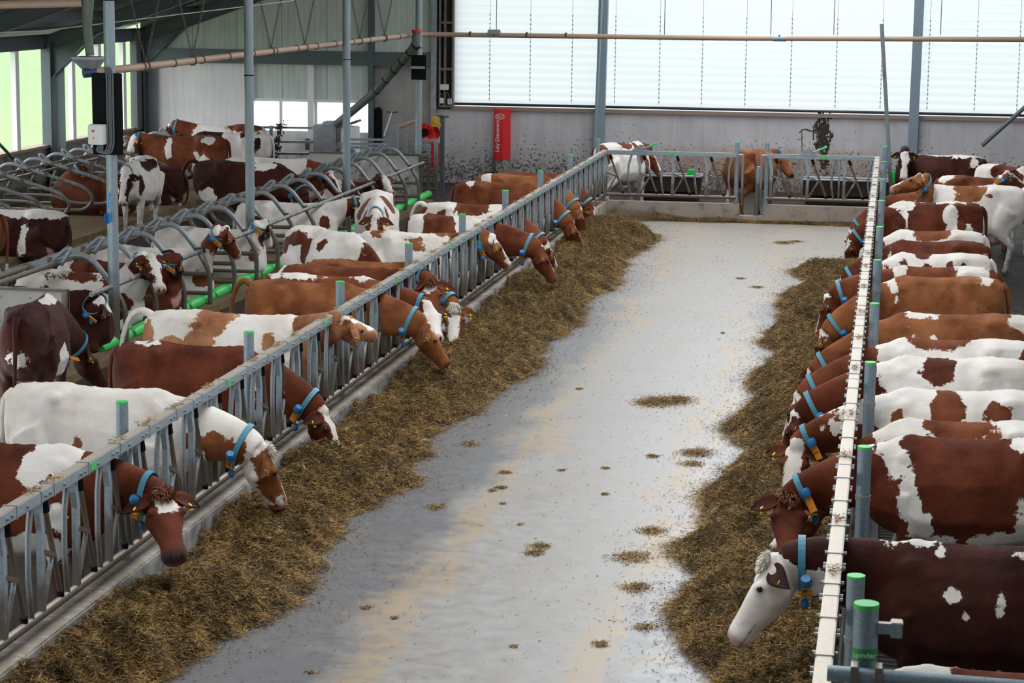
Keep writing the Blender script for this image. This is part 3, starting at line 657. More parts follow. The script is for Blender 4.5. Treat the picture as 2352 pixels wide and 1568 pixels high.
PL, PR = 3.105, 3.255
protoL = fence_panel(PL, 5); protoR = None
for k in range(10):
    o = protoL if k == 0 else copy_tree(protoL)
    o.location = (LX, 9.85+PL*k-.02, 0)
    tag(o, '%s section of the left feed fence, counted from the viewer' % ordn[k], 'feed fence', 'left feed fence sections')
protoR = fence_panel(PR, 5, sticker=.5)
for k in range(11):
    o = protoR if k == 0 else copy_tree(protoR)
    o.location = (RX, 5.05+PR*k, 0)
    tag(o, '%s section of the right feed fence, counted from the viewer' % ordn[k], 'feed fence', 'right feed fence sections')
# posts
def post(x, y, zt, r_=.045, lab='', grp=None, cap='green_plastic'):
    r = thing('fence_post', (x, y, ZF), lab, 'post', grp); H = zt-ZF
    bm = bmesh.new(); cyl(bm, (0, 0, 0), (0, 0, H-.015), r_, 18); ob('tube', bm, 'post_steel', r, True)
    bm = bmesh.new(); cyl(bm, (0, 0, H-.015), (0, 0, H), r_*1.02, 18); ob('cap', bm, cap, r)
    bm = bmesh.new(); cyl(bm, (0, 0, H-.36), (0, 0, H-.33), r_*1.12, 18); ob('clamp', bm, 'stall_steel', r); return r
for k in range(9): post(LX-.12, 14.9+3.2*(k-.0)*.998 if k < 8 else 14.9+3.2*7.98, 1.46, .044, '%s green-capped post behind the left feed fence, counted from the viewer' % ordn[k], 'posts of the left feed fence') if k < 8 else None
for k in range(10): post(RX+.13, 11.3+3.3*k if k else 11.35, 1.44, .047, '%s green-capped post behind the right feed fence, counted from the viewer' % ordn[k], 'posts of the right feed fence')
# back fence: two sections, gap with posts between
def back_section(px0, px1, n, lab, straight):
    a = ony(px0, 345, BY).x; b = ony(px1, 345, BY).x; L = b-a
    r = fence_panel(L, n, straight=straight, sticker=.52, rail=.06); r.location = (a, BY, 0); r.rotation_euler = (0, 0, -PI/2)
    tag(r, lab, 'feed fence', 'feed fence sections across the alley end'); return r
back_section(1384, 1693, 4, 'feed fence section across the alley end, left of the gap', False)
back_section(1763, 2016, 3, 'feed fence section across the alley end, right of the gap', True)
for px, lab in ((1693, 'post at the left side of the gap in the end fence'), (1762, 'post at the right side of the gap in the end fence'), (1373, 'post at the left corner of the end fence')):
    post(ony(px, 345, BY+.06).x, BY+.08, 1.46, .04, lab, 'posts of the end fence')
for k, (px, lab) in enumerate(((1707, 'upright tube on the left of the gap'), (1750, 'narrow upright tube frame on the right of the gap'))):
    x = ony(px, 345, BY).x; r = thing('gap_frame', (x, BY, .3), lab, 'frame', 'tube frames of the gap')
    ob('upright', T([(0, 0, 0), (0, 0, .94)], .022, 10), 'stall_steel', r); ob('link', T([(-.08 if k == 0 else 0, 0, .93), (0 if k == 0 else .1, 0, .93)], .018, 8), 'stall_steel', r)
x = ony(1740, 400, BY+.1).x; tag(ob('guard_tube', T([(x-.01, BY+.15, .1), (x+.02, BY+.15, 1.02)], .045, 12), 'steel'), 'short thick guard tube standing in the gap of the end fence', 'post')
for px, pyb, lab in ((1478, 340, 'lever handle with green grip on the left part of the end fence'), (1865, 347, 'lever handle with green grip on the right part of the end fence')):
    q = ony(px, pyb, BY); r = thing('locking_handle', (q.x, BY-.04, ZR), lab, 'lever', 'locking handles on the end fence')
    bm = bmesh.new(); vs = [bm.verts.new((x, y, z)) for y in (-.012, .012) for x, z in ((-.22, .0), (.08, .0), (.02, .1), (-.06, .11))]
    bm.faces.new(vs[:4]); bm.faces.new(vs[4:][::-1])
    for k in range(4): bm.faces.new((vs[k], vs[(k+1) % 4], vs[4+(k+1) % 4], vs[4+k]))
    ob('plate', bm, 'stall_steel', r); ob('arm', T([(-.0, -.02, .04), (.16, -.02, .10)], .012, 8), 'steel', r); ob('grip', T([(.12, -.02, .085), (.27, -.02, .15)], .02, 10), 'green_plastic', r)
# near bottom-right post and rail
q = onz(1990, 1400, 1.72); Yp = 9.0; q = ony(1990, 1395, Yp)
r = thing('gate_post', (q.x, Yp, ZF), 'thick blurred green-capped post in the near bottom right corner', 'post'); H = q.z-ZF; rr_ = 29/F*Yp
bm = bmesh.new(); cyl(bm, (0, 0, 0), (0, 0, H), rr_, 28); ob('tube', bm, 'post_steel', r, True)
bm = bmesh.new(); cyl(bm, (0, 0, H), (0, 0, H+.02), rr_*1.02, 28); ob('cap', bm, 'green_plastic', r)
zz = ony(1990, 1500, Yp).z-ZF; bm = bmesh.new(); cyl(bm, (0, 0, zz-.02), (0, 0, zz+.03), rr_*1.02, 28); bd = ob('green_band', bm, plain('green_dark', (.0, .25, .05), .5), r)
text_mesh('spinder', .032, 'text_white', bd, 'lettering', (0, -rr_*1.03-.001, zz+.006), (PI/2, 0, 0))
z_ = ony(2050, 1444, Yp).z-ZF; ob('bracket', B(.03, .145, -.02, .02, z_-.02, z_+.025, .004), 'steel', r); ob('bracket_plate', B(.10, .15, -.035, .035, z_-.03, z_+.035, .004), 'steel', r)
a = ony(1900, 1545, Yp-.1); b = ony(2500, 1592, Yp-.1)
r = thing('gate_rail', a, 'blurred thick horizontal tube along the bottom right edge', 'rail'); ob('tube', T([(0, 0, 0), b-a], .033, 16), 'post_steel', r, True)
for px in (1962, 2018):
    c0 = ony(px, 1540, Yp-.1)-a; ob('clamp', B(c0.x-.014, c0.x+.014, -.04, .04, -.045, .045), 'steel_dirty', r)

# ------------------------------------------------------------------ cubicle dividers
SP = 1.13
def divider(name='cubicle_divider'):
    """local x = towards the head side (leg at x=0), loop extends to -x"""
    r = bpy.data.objects.new(name, None); COL.objects.link(r)
    pts = [(0, 0, 0), (0, 0, .48), (-.13, 0, .72), (-.42, 0, 1.09), (-.62, 0, 1.13), (-1.15, 0, .97), (-1.95, 0, .74), (-2.12, 0, .55), (-1.95, 0, .34), (-1.3, 0, .33), (-.9, 0, .46), (0, 0, .46)]
    ob('loop_tube', T(pts, .033, 10, .16), 'stall_steel', r, True)
    ob('lower_rail', T([(0, 0, .2), (-.9, 0, .2)], .028, 10), 'steel_dirty', r, True)
    ob('hook_tube', T([(-1.25, -.02, .93), (-.95, -.02, 1.0), (-.72, -.02, 1.20), (-.66, -.02, 1.19), (-.80, -.02, .99)], .026, 10, .05), 'stall_steel', r, True)
    for x, z in ((-.17, .78), (-.93, 1.04), (-1.25, .95)): ob('clamp', B(x-.03, x+.03, -.045, .045, z-.035, z+.035), 'chain_rust', r)
    return r
dp = divider()
ndiv = 16
for k in range(ndiv):
    o = dp if k == 0 else copy_tree(dp)
    o.location = (-9.0, 25.5+SP*k, ZF+.05)
    tag(o, 'bent tube divider %s of the front stall row, counted from the viewer' % ['one', 'two', 'three', 'four', 'five', 'six', 'seven', 'eight', 'nine', 'ten', 'eleven', 'twelve', 'thirteen', 'fourteen', 'fifteen', 'sixteen'][k], 'stall divider', 'dividers of the front stall row')
for k in range(13):
    o = copy_tree(dp); o.location = (-15.75, 32.6+SP*k, ZF+.05); o.rotation_euler = (0, 0, PI)
    tag(o, 'bent tube divider %s of the left wall stall row, counted from the viewer' % ['one', 'two', 'three', 'four', 'five', 'six', 'seven', 'eight', 'nine', 'ten', 'eleven', 'twelve', 'thirteen'][k], 'stall divider', 'dividers of the wall stall row')
def longrail(x, z, y0, y1, mat, lab, r_=.03): tag(ob('stall_rail', T([(x, y0, z), (x, y1, z)], r_, 12), mat, None, True, org=(x, y0, z)), lab, 'rail', 'long rails of the stall rows')
longrail(-9.12, .72, 24.65, 43.45, 'steel', 'clean front rail clamped to the divider legs of the front stall row')
longrail(-9.86, .96, 22, 43.45, 'steel_dirty', 'dirty neck rail of the front stall row, the one nearer the feed walkway')
longrail(-10.22, .90, 22, 43.45, 'steel_dirty', 'dirty neck rail of the front stall row, the one nearer the left wall')
longrail(-15.0, .95, 30, 47.5, 'steel_dirty', 'dirty neck rail of the wall stall row'); longrail(-15.6, .7, 30, 47.5, 'steel_dirty', 'front rail of the wall stall row close to the left wall')
for k in range(17):
    y = 24.95+SP*k
    tag(ob('brisket_tube', T([(-9.12, y, ZF+.13), (-9.12, y+.06, ZF+.15), (-9.12, y+.94, ZF+.15), (-9.12, y+1.0, ZF+.13)], [.05, .075, .075, .05], 12), 'green_plastic', None, True, org=(-9.12, y, ZF+.1)), 'green brisket piece %s of the front stall row, counted from the viewer' % ['one', 'two', 'three', 'four', 'five', 'six', 'seven', 'eight', 'nine', 'ten', 'eleven', 'twelve', 'thirteen', 'fourteen', 'fifteen', 'sixteen', 'seventeen'][k], 'brisket board', 'green brisket pieces of the front stall row')
for k in range(12):
    y = 33.2+SP*k; tag(ob('brisket_tube', T([(-15.2, y, ZF+.15), (-15.2, y+.95, ZF+.15)], .07, 12), 'green_plastic', None, True, org=(-15.2, y, ZF+.1)), 'green brisket piece %s of the wall stall row' % ['one', 'two', 'three', 'four', 'five', 'six', 'seven', 'eight', 'nine', 'ten', 'eleven', 'twelve'][k], 'brisket board', 'green brisket pieces of the wall stall row')

# ------------------------------------------------------------------ water troughs beyond the end fence
for px0, px1, lab, gx in ((1470, 1612, 'long steel water trough at the end wall left of the gap', 1594), (1842, 2050, 'long steel water trough at the end wall right of the gap', None)):
    Yt = 45.6; a, b = ony(px0, 408, Yt), ony(px1, 408, Yt); r = thing('water_trough', ((a.x+b.x)/2, Yt, ZF), lab, 'trough', 'water troughs'); w_ = (b.x-a.x)/2; h_ = ony(1550, 402, Yt).z-ZF
    bm = bmesh.new(); top = [(-w_, -.25), (w_, -.25), (w_, .25), (-w_, .25)]
    R_ = [[bm.verts.new((x*s, y*s2, z)) for x, y in top] for s, s2, z in ((.96, .8, h_-.32), (1, 1, h_), (.98, .9, h_), (.95, .7, h_-.25))]
    bm.faces.new(R_[0][::-1]); bm.faces.new(R_[3])
    for A_, B_ in zip(R_, R_[1:]):
        for k in range(4): bm.faces.new((A_[k], A_[(k+1) % 4], B_[(k+1) % 4], B_[k]))
    ob('basin', bm, 'slurry', r); ob('rim', T([(-w_, -.25, h_), (w_, -.25, h_), (w_, .25, h_), (-w_, .25, h_), (-w_, -.25, h_)], .028, 10, .04), 'steel_sheet', r, True)
    ob('support', B(-w_*.9, w_*.9, .0, .3, 0, h_-.3), 'slurry', r)
    if gx: gq = ony(gx, 400, Yt).x-r.location.x; ob('float_cover', B(gq-.13, gq+.02, -.15, .1, h_-.02, h_+.13, .02), plain('green_bright', (.0, .5, .06), .4), r)
q = ony(2052, 408, 44.6); tag(ob('float_cover', B(q.x-.08, q.x+.1, 44.5, 44.7, q.z-.12, q.z+.12, .03), 'green_bright', org=q), 'small green drinker cover at the foot of the leaning pole', 'drinker')
# ------------------------------------------------------------------ silage along both fences
_P = [np.array([[math.sin(a)*f, math.cos(a)*f] for a, f in zip(RNG.uniform(0, 2*PI, 10), fr)]) for fr in (RNG.uniform(2, 5, 10), RNG.uniform(7, 16, 10), RNG.uniform(22, 50, 10))]
_H = RNG.uniform(0, 6.28, (3, 10))
def wob(X, Y, k): return sum(np.sin(X*_P[k][i, 0]+Y*_P[k][i, 1]+_H[k][i]+1.3*np.sin(.7*X*_P[k][(i+3) % 10, 1])) for i in range(10))/10
def strands(P, N, Lr, wid, tint, seedmul=1):
    """thin bent blades at points P (n,3) lying near the surface with normals N; returns verts, faces, tints"""
    n = len(P); a = RNG.uniform(0, 2*PI, n); tilt = RNG.normal(0, .35, n)
    d = np.stack([np.cos(a), np.sin(a), tilt], 1); d -= N*(np.sum(d*N, 1)*.6)[:, None]; d /= np.linalg.norm(d, axis=1)[:, None]
    L = RNG.uniform(*Lr, n)[:, None]; s = np.cross(d, N+RNG.normal(0, .5, (n, 3))); s /= np.linalg.norm(s, axis=1)[:, None]; s *= (wid*RNG.uniform(.6, 1.3, n))[:, None]
    mid = P+d*L*.5+N*(L*.12); e = P+d*L+N*RNG.uniform(-.01, .012, n)[:, None]
    V = np.stack([P-s, P+s, mid-s, mid+s, e-s*.4, e+s*.4], 1).reshape(-1, 3); b = (np.arange(n)*6)[:, None]
    Fc = np.concatenate([b+np.array([0, 1, 3, 2]), b+np.array([2, 3, 5, 4])], 1).reshape(-1, 4)
    return V, Fc, np.repeat(tint, 6)
def fastmesh(name, V, Fc, tint, mat):
    me = bpy.data.meshes.new(name); me.vertices.add(len(V)); me.vertices.foreach_set('co', V.astype('f4').ravel())
    me.loops.add(Fc.size); me.loops.foreach_set('vertex_index', Fc.astype('i4').ravel())
    me.polygons.add(len(Fc)); me.polygons.foreach_set('loop_start', np.arange(0, Fc.size, 4, dtype='i4')); me.update(calc_edges=True)
    at = me.attributes.new('tint', 'FLOAT', 'POINT'); at.data.foreach_set('value', tint.astype('f4')); me.materials.append(M[mat]); return me
def heap(name, lab, y0, y1, xin, edge, hfun, nblade, step=.028, axis='Y'):
    """ridge of silage between the kerb (xin) and the ragged edge line edge(Y)"""
    ys = np.arange(y0, y1, step); nx = 56; u = np.linspace(0, 1, nx)
    E_ = edge(ys); Xg = xin+(E_-xin)[:, None]*u[None, :]; Yg = np.repeat(ys[:, None], nx, 1)
    def hgt(Xq, Yq, uq):
        base = hfun(Yq)*np.clip(1-uq**2.2, 0, 1)**.6*(.75+.25*np.sin(np.clip(uq*2.2, 0, 1)*PI*.5))
        return base*(1+.35*wob(Xq, Yq, 0)*2)+(.14*(1-3*np.abs(wob(Xq, Yq, 1)))+.05*(1-3*np.abs(wob(Xq, Yq, 2)))-.04)*np.clip((1-uq)*5, 0, 1)*np.clip(hfun(Yq)*6, 0, 1)
    U = np.repeat(u[None, :], len(ys), 0); Z = np.maximum(hgt(Xg, Yg, U), -.01)+.006
    Z[:, -1] = -.01; V = np.stack([Xg, Yg, Z], 2)
    i, j = np.meshgrid(np.arange(len(ys)-1), np.arange(nx-1), indexing='ij'); q = i*nx+j
    Fq = np.stack([q, q+nx, q+nx+1, q+1], 2).reshape(-1, 4)
    if (E_[0]-xin) > 0: Fq = Fq[:, ::-1]
    me = fastmesh(name+'_bed', V.reshape(-1, 3), Fq, np.full(V.shape[0]*V.shape[1], .1), 'silage_bed'); me.polygons.foreach_set('use_smooth', [True]*len(me.polygons))
    root = link(name, me); tag(root, lab, 'feed', None, 'stuff')
    # blades
    wgt = 1.0
    yy = y0+(y1-y0-step)*RNG.random(nblade)**1.25; uu = RNG.random(nblade); uu = np.where(RNG.random(nblade) < .06, 1+RNG.exponential(.035, nblade), uu)
    Ei = edge(yy); XX = xin+(Ei-xin)*uu; e = .01
    h0 = hgt(XX, yy, np.minimum(uu, 1)); hx = (hgt(XX+e, yy, np.minimum(uu+e/np.maximum(np.abs(Ei-xin), .1), 1))-h0)/e*np.sign(1); hy = (hgt(XX, yy+e, np.minimum(uu, 1))-h0)/e
    sx_ = np.sign(Ei-xin); N = np.stack([-hx*sx_, -hy, np.ones_like(hx)], 1); N /= np.linalg.norm(N, axis=1)[:, None]
    P = np.stack([XX, yy, np.maximum(h0, 0)+.012+RNG.random(nblade)*.012], 1)
    tint = np.clip(.38+.20*RNG.standard_normal(nblade)+.35*wob(XX, yy, 1)+.2*wob(XX, yy, 2), 0, 1)
    wid = .0016+.00012*yy
    Vb, Fb, Tb = strands(P, N, (.03, .085), 1.0, tint); 
    # widths follow distance a little so far blades still cover
    bl = fastmesh(name+'_blades', Vb, Fb, Tb, 'silage'); ob_ = link('chopped_grass', bl, None, root); ob_['kind'] = 'stuff'
    return root
_st = strands
def strands(P, N, Lr, wid, tint): return _st(P, N, (.022, .06), .0021, tint)
def edgef(pix, jitter, sgn):
    pts = sorted([(onz(px, py, 0).y, onz(px, py, 0).x) for px, py in pix]); Yp_ = np.array([p[0] for p in pts]); Xp_ = np.array([p[1] for p in pts])
    def f(y): y = np.asarray(y); return np.interp(y, Yp_, Xp_)+sgn*(jitter*(wob(y*0+1.3, y*1.4, 0)*1.2+.7*wob(y*0, y, 1)+.35*wob(y*0, y*1.7, 1))+.01)
    return f
LE = edgef([(350, 1568), (480, 1500), (520, 1470), (640, 1400), (700, 1330), (770, 1240), (790, 1195), (860, 1150), (940, 1115), (925, 1080), (975, 1050), (1000, 985), (1080, 950), (1150, 895), (1220, 855), (1245, 790), (1325, 740), (1350, 690), (1420, 640), (1430, 600), (1500, 553), (1492, 525), (1465, 508)], .11, 1)
REd = edgef([(1640, 1568), (1590, 1500), (1560, 1400), (1600, 1330), (1560, 1290), (1545, 1255), (1640, 1215), (1620, 1160), (1650, 1110), (1700, 1060), (1725, 1035), (1665, 990), (1740, 920), (1725, 880), (1790, 815), (1760, 790), (1800, 740), (1785, 700), (1860, 650), (1820, 630), (1870, 600), (1850, 575), (1900, 552)], .10, -1)
Hn = lambda y: (.17+.05*np.sin(y*1.1)+.03*np.sin(y*2.7+1))*np.clip((y-8)/1, 0, 1)*np.clip((38.6-y)/.9, 0, 1)**.5+.10*np.exp(-((y-37.3)/.8)**2)
heap('silage_heap', 'long ragged heap of brown chopped silage along the foot of the left feed fence', 8.5, 38.6, LX+.07, LE, Hn, 560000)
Hr = lambda y: (.16+.04*np.sin(y*1.3+2)+.03*np.sin(y*2.9))*np.clip((34.6-y)/.8, 0, 1)**.5
heap('silage_heap', 'long ragged heap of brown chopped silage along the foot of the right feed fence', 8.0, 34.6, RX-.05, REd, Hr, 400000)
# remnants along the end kerb, and crumbs on the alley
def scatter(name, lab, P, root_mat='silage', hs=.02, L=(.012, .035)):
    n = len(P); N = np.tile(np.array([[0, 0, 1.0]]), (n, 1)); t_ = np.clip(.42+.22*RNG.standard_normal(n), 0, 1)
    V, Fc, Tt = _st(P, N, L, .0025, t_); me = fastmesh(name, V, Fc, Tt, root_mat); return tag(link(name, me), lab, 'feed', None, 'stuff')
n = 26000; xx = RNG.uniform(LX+.1, RX-.1, n); prof = np.interp(xx, [LX, LX+.3, LX+.9, LX+1.6, LX+2.1, LX+2.6, LX+3.2, RX], [.40, .42, .30, .12, .2, .1, .1, .15])
yy = BY-.01-np.abs(RNG.random(n))**1.3*prof*(1.1+.4*np.sin(xx*5)); zz = (1-(BY-yy)/np.maximum(prof, .05)/1.5)*prof*.55*RNG.random(n)
scatter('silage_remnants', 'low strip of old silage swept against the kerb at the alley end', np.stack([xx, yy, np.maximum(zz, 0)+.005], 1))
Ps = []
clumps = [(1520, 922, .34), (1490, 926, .2), (1560, 918, .22), (1500, 1048, .09), (1600, 1040, .22), (1590, 1065, .14), (1150, 1120, .07), (1130, 1127, .05), (1160, 1085, .08), (1080, 1020, .12), (1240, 1255, .12), (1225, 1270, .1), (840, 1396, .05), (905, 1420, .03), (1800, 558, .22), (1830, 555, .15), (1250, 790, .1), (1390, 1135, .04), (1390, 1075, .05), (1155, 1157, .03), (1195, 1205, .03), (1100, 900, .05), (1330, 893, .05), (1480, 1440, .1), (1450, 1280, .2), (1500, 1220, .16), (1460, 1350, .16), (1380, 1480, .08), (1700, 1260, .1), (1760, 960, .12), (1740, 660, .12), (1700, 640, .1), (1660, 765, .04), (1180, 1485, .03), (715, 1545, .04), (1000, 1165, .12), (1290, 1080, .04)]
for px, py, s in clumps:
    c = onz(px, py, 0); m = int(22000*s*s)+60; q = RNG.normal(0, s*.36, (m, 2)); Ps.append(np.stack([c.x+q[:, 0], c.y+q[:, 1]*1.3, .004+.05*s*2*np.exp(-(q**2).sum(1)/(s*s*.12))*RNG.random(m)], 1))
m = 7000; yy = RNG.uniform(9, 40, m); Ps.append(np.stack([LE(yy)+RNG.exponential(.22, m), yy, np.full(m, .004)], 1))
m = 5000; yy = RNG.uniform(9, 36, m); Ps.append(np.stack([REd(yy)-RNG.exponential(.2, m), yy, np.full(m, .004)], 1))
m = 2500; Ps.append(np.stack([RNG.uniform(-4, -.8, m), RNG.uniform(9, 40, m), np.full(m, .004)], 1))
P = np.concatenate(Ps); P = P[(P[:, 0] > LX+.1) & (P[:, 0] < RX-.1)]
scatter('silage_crumbs', 'loose crumbs and small tufts of silage scattered over the pale alley floor', P)

Ps = []
for k in range(34):
    yk = 11+28*k/34+RNG.uniform(-.3, .3); m = 50; Ps.append(np.stack([np.full(m, LX)+RNG.normal(0, .018, m), yk+RNG.normal(0, .07, m), ZR+.002+.018*RNG.random(m)], 1))
    if k % 2: Ps.append(np.stack([np.full(m, RX)+RNG.normal(0, .018, m), yk+RNG.normal(0, .05, m), ZR+.002+.018*RNG.random(m)], 1))
scatter('silage_tufts', 'small tufts of dry silage lying on top of the fence rails', np.concatenate(Ps), L=(.02, .05))
# ------------------------------------------------------------------ cows
ST = [(-.90, 1.24, .06, 1.20, .10, 1.08, .08, .98, .90), (-.85, 1.33, .12, 1.28, .19, 1.12, .18, .90, .80), (-.72, 1.385, .16, 1.33, .25, 1.12, .25, .85, .68),
      (-.52, 1.395, .21, 1.34, .28, 1.12, .28, .82, .60), (-.34, 1.405, .255, 1.345, .29, 1.12, .31, .78, .56), (-.18, 1.385, .12, 1.325, .275, 1.10, .345, .78, .52),
      (.0, 1.375, .14, 1.33, .33, 1.08, .385, .78, .49), (.2, 1.37, .13, 1.32, .33, 1.06, .385, .78, .49), (.4, 1.375, .12, 1.315, .30, 1.05, .34, .76, .53),
      (.58, 1.39, .09, 1.32, .25, 1.05, .28, .78, .57), (.72, 1.36, .07, 1.29, .21, 1.05, .24, .80, .60), (.84, 1.27, .06, 1.20, .16, 1.0, .19, .82, .66), (.93, 1.12, .05, 1.08, .10, .95, .12, .85, .75)]
def crom(P, n):
    P = np.array(P, float); m = len(P); out = []
    for t in np.linspace(0, m-1, n):
        i = min(int(t), m-2); f = t-i; a, b, c, d = P[max(i-1, 0)], P[i], P[i+1], P[min(i+2, m-1)]
        out.append(.5*((2*b)+(-a+c)*f+(2*a-5*b+4*c-d)*f*f+(-a+3*b-3*c+d)*f**3))
    return np.array(out)
def ringloft(bm, rings):
    R = [[bm.verts.new(tuple(v)) for v in r] for r in rings]; n = len(R[0])
    for a, b in zip(R, R[1:]):
        for k in range(n): bm.faces.new((a[k], a[(k+1) % n], b[(k+1) % n], b[k]))
    bm.faces.new(R[0][::-1]); bm.faces.new(R[-1])
def ell(c, s, n, a, b, k=16): 
    c, s, n = np.array(c), np.array(s), np.array(n)
    return [c+s*a*math.cos(2*PI*i/k)+n*b*math.sin(2*PI*i/k) for i in range(k)]
def chain(bm, pts, rad, k=12, flat=1.0):
    """tapered limb through pts; radii rad; flat squeezes local y"""
    pts = np.array(pts, float); m = (len(pts)-1)*4+1; Pp = crom(pts, m); Rr = crom(np.array(rad)[:, None], m)[:, 0]; rings = []
    for i in range(m):
        d = Pp[min(i+1, m-1)]-Pp[max(i-1, 0)]; d /= np.linalg.norm(d); y = np.array([0, 1.0, 0]); y = y-d*y.dot(d); y /= np.linalg.norm(y); x = np.cross(y, d)
        rings.append(ell(Pp[i], y, x, Rr[i]*flat, Rr[i], k))
    ringloft(bm, rings)
def blob(bm, c, r, sub=2):
    v = bmesh.ops.create_icosphere(bm, subdivisions=sub, radius=1)['verts']
    for q in v: q.co = Vector((c[0]+q.co.x*r[0], c[1]+q.co.y*r[1], c[2]+q.co.z*r[2]))
COAT = {'dark': (.058, .013, .0065), 'red': (.145, .033, .012), 'brown': (.215, .063, .022), 'orange': (.32, .118, .040), 'tan': (.46, .215, .10)}
NCOW = [0]
plain('hair_white', (.72, .66, .58), .8); plain('hair_red', (.17, .045, .014), .8)
def cow(label, tail, withers=None, yaw=None, z=1.21, hs=None, lie=False, coat='brown', base='B', patches=(), head=None, hc='B', neck='B', face='blaze', nose='pink', collar=True, eartag=True,
        fence=None, ws=.88, vox=.022, sl=None, group=None, tailup=False, collar_no=None, udder=True, Y=None, X=None, hang=True, dirty=.5, eartagcol='yellow_tag', earc=None, neckw=(), hscale=.92, tuft=None):
    """tail: pixel of the tail head on the spine; withers: pixel of the withers (or mid back with yaw given).
    head=((px,py,dY),(px,py),sign): poll pixel, its Y offset from the withers and the muzzle pixel."""
    # --- placement
    zf = ZF; hs = hs or (z+.1)/1.405
    lift = .0
    zsp = z
    if Y is None:
        if yaw is not None: Yc = onz(*withers, zsp).y
        else: pass
    if yaw is not None:
        Yc = Y if Y is not None else onz(*withers, zsp).y
        if X is not None: L = (sl or .86); o = Vector((X, Yc, zf))
        else:
            rump = ony(tail[0], tail[1], Yc).x; dirx = math.cos(yaw)
            if fence is not None: L = abs(fence-rump)/1.70; o = Vector((rump+dirx*.88*L, Yc, zf))
            else: L = sl or .86; o = Vector((rump+dirx*.88*L, Yc+math.sin(yaw)*.0, zf))
        ya = yaw
    else:
        a = onz(*tail, zsp); b = onz(*withers, zsp); d = b-a; ya = math.atan2(d.y, d.x); L = sl or min(max(d.length/1.35, .78), 1.0); mid = (a+b)/2; o = mid-Vector((math.cos(ya), math.sin(ya), 0))*(-.12*L)*-1; o = Vector((mid.x+math.cos(ya)*.12*L, mid.y+math.sin(ya)*.12*L, zf))
    R_ = Matrix.Rotation(ya, 3, 'Z'); Ri = R_.transposed(); loc = lambda w: Ri @ (Vector(w)-o)
    S = np.array([L, ws, hs])
    dz = -.62 if lie else 0.0
    zf_l = 0
    def s3(p): return np.array([p[0]*S[0], p[1]*S[1], (p[2]+dz)*S[2]])
    # --- head targets in local coordinates
    HL = .53*hscale
    if head is None: pol = np.array([1.30*L+.12, .0, .62*hs+dz*.6]); muz = pol+np.array([.30, 0, -.36])/math.hypot(.3, .36)*HL
    elif head[0] == 'L':
        pol = np.array(head[1], float); hd = np.array(head[2], float); hd /= np.linalg.norm(hd); muz = pol+hd*HL
    else:
        (px, py, dY), (mx, my), sg = head
        Yh = o.y+dY; pw = ony(px, py, Yh); rr = ray(mx, my).normalized(); w = pw-CAM; tt = w.dot(rr); h2 = HL*HL-(w-rr*tt).length_squared
        mw = CAM+rr*(tt+sg*math.sqrt(max(h2, 0))); mw = pw+(mw-pw).normalized()*HL; pol = np.array(loc(pw)); muz = np.array(loc(mw))
    _b = s3((.58, 0, 1.10)); _v = pol-_b; _l = np.linalg.norm(_v)
    if _l > 1.08: sh = _b+_v/_l*1.08-pol; pol = pol+sh; muz = muz+sh
    hd = (muz-pol)/np.linalg.norm(muz-pol)
    base_n = s3((.58, 0, 1.06)); base_n2 = base_n+np.array([.25*L, 0, -.02])
    dv = pol-base_n
    fwd = np.array([dv[0], dv[1], 0]); hh = np.array([hd[0], hd[1], 0])
    fw = hh/np.linalg.norm(hh) if np.linalg.norm(hh) > .35 else fwd/max(np.linalg.norm(fwd), 1e-6)
    if head is not None and head[0] != 'L' and head[2] > 0: fw = np.array([1.0, 0, 0])*.85+hh*.4
    n_ = fw*.9+np.array([0, 0, 1.0]); n_ = n_-hd*n_.dot(hd); n_ /= np.linalg.norm(n_); s_ = np.cross(n_, hd)
    bm = bmesh.new()
    # torso
    st = crom(ST, 34); rings = []
    for q in st:
        x, zt, w1, z1, w2, z2, w3, z3, zb = q
        if lie: w3 *= 1.1; z3 -= .02; zb = zb
        half = [(0, zt), (w1*.55, zt-(zt-z1)*.35), (w1, z1), ((w1+w2)/2*1.04, (z1+z2)/2+.02), (w2, z2), ((w2+w3)/2*1.02, (z2+z3)/2), (w3, z3), (w3*.78, (z3*.35+zb*.65)), (w3*.4, zb+.03), (0, zb)]
        full = half+[(-a, b) for a, b in half[-2:0:-1]]
        rings.append([s3((x, a, b)) for a, b in full])
    ringloft(bm, rings)
    for s in (-1, 1):
        for c, r in (((-.36, s*.225, 1.295), (.10, .065, .075)), ((-.83, s*.105, 1.27), (.055, .045, .05)), ((.60, s*.10, 1.16), (.15, .085, .15)), ((-.55, s*.20, 1.02), (.2, .10, .25)), ((.66, s*.17, .92), (.13, .09, .17))):
            blob(bm, s3(c), np.array(r)*S)
    for k in range(12):                          # spine ridge
        x = -.75+k*.12; zt = np.interp(x, st[:, 0], st[:, 1]); blob(bm, s3((x, 0, zt-.02)), (.075, .022, .03), 1)
    # neck
    P0 = base_n; P3 = pol-hd*.0-n_*.045*hscale-hd*.03
    dl = np.linalg.norm(P3-P0); P1 = P0+np.array([.17*dl, 0, .03])+(P3-P0)*.14; 
    back = (-hd*.35+n_*.25); back = back/np.linalg.norm(back); P2 = P3+back*.22*dl
    P2 = (P2+ (P0+(P3-P0)*.66))/2
    ts = np.linspace(0, 1, 12); NP = np.array([(1-t)**3*P0+3*(1-t)**2*t*P1+3*(1-t)*t*t*P2+t**3*P3 for t in ts]); rings = []; NR = []
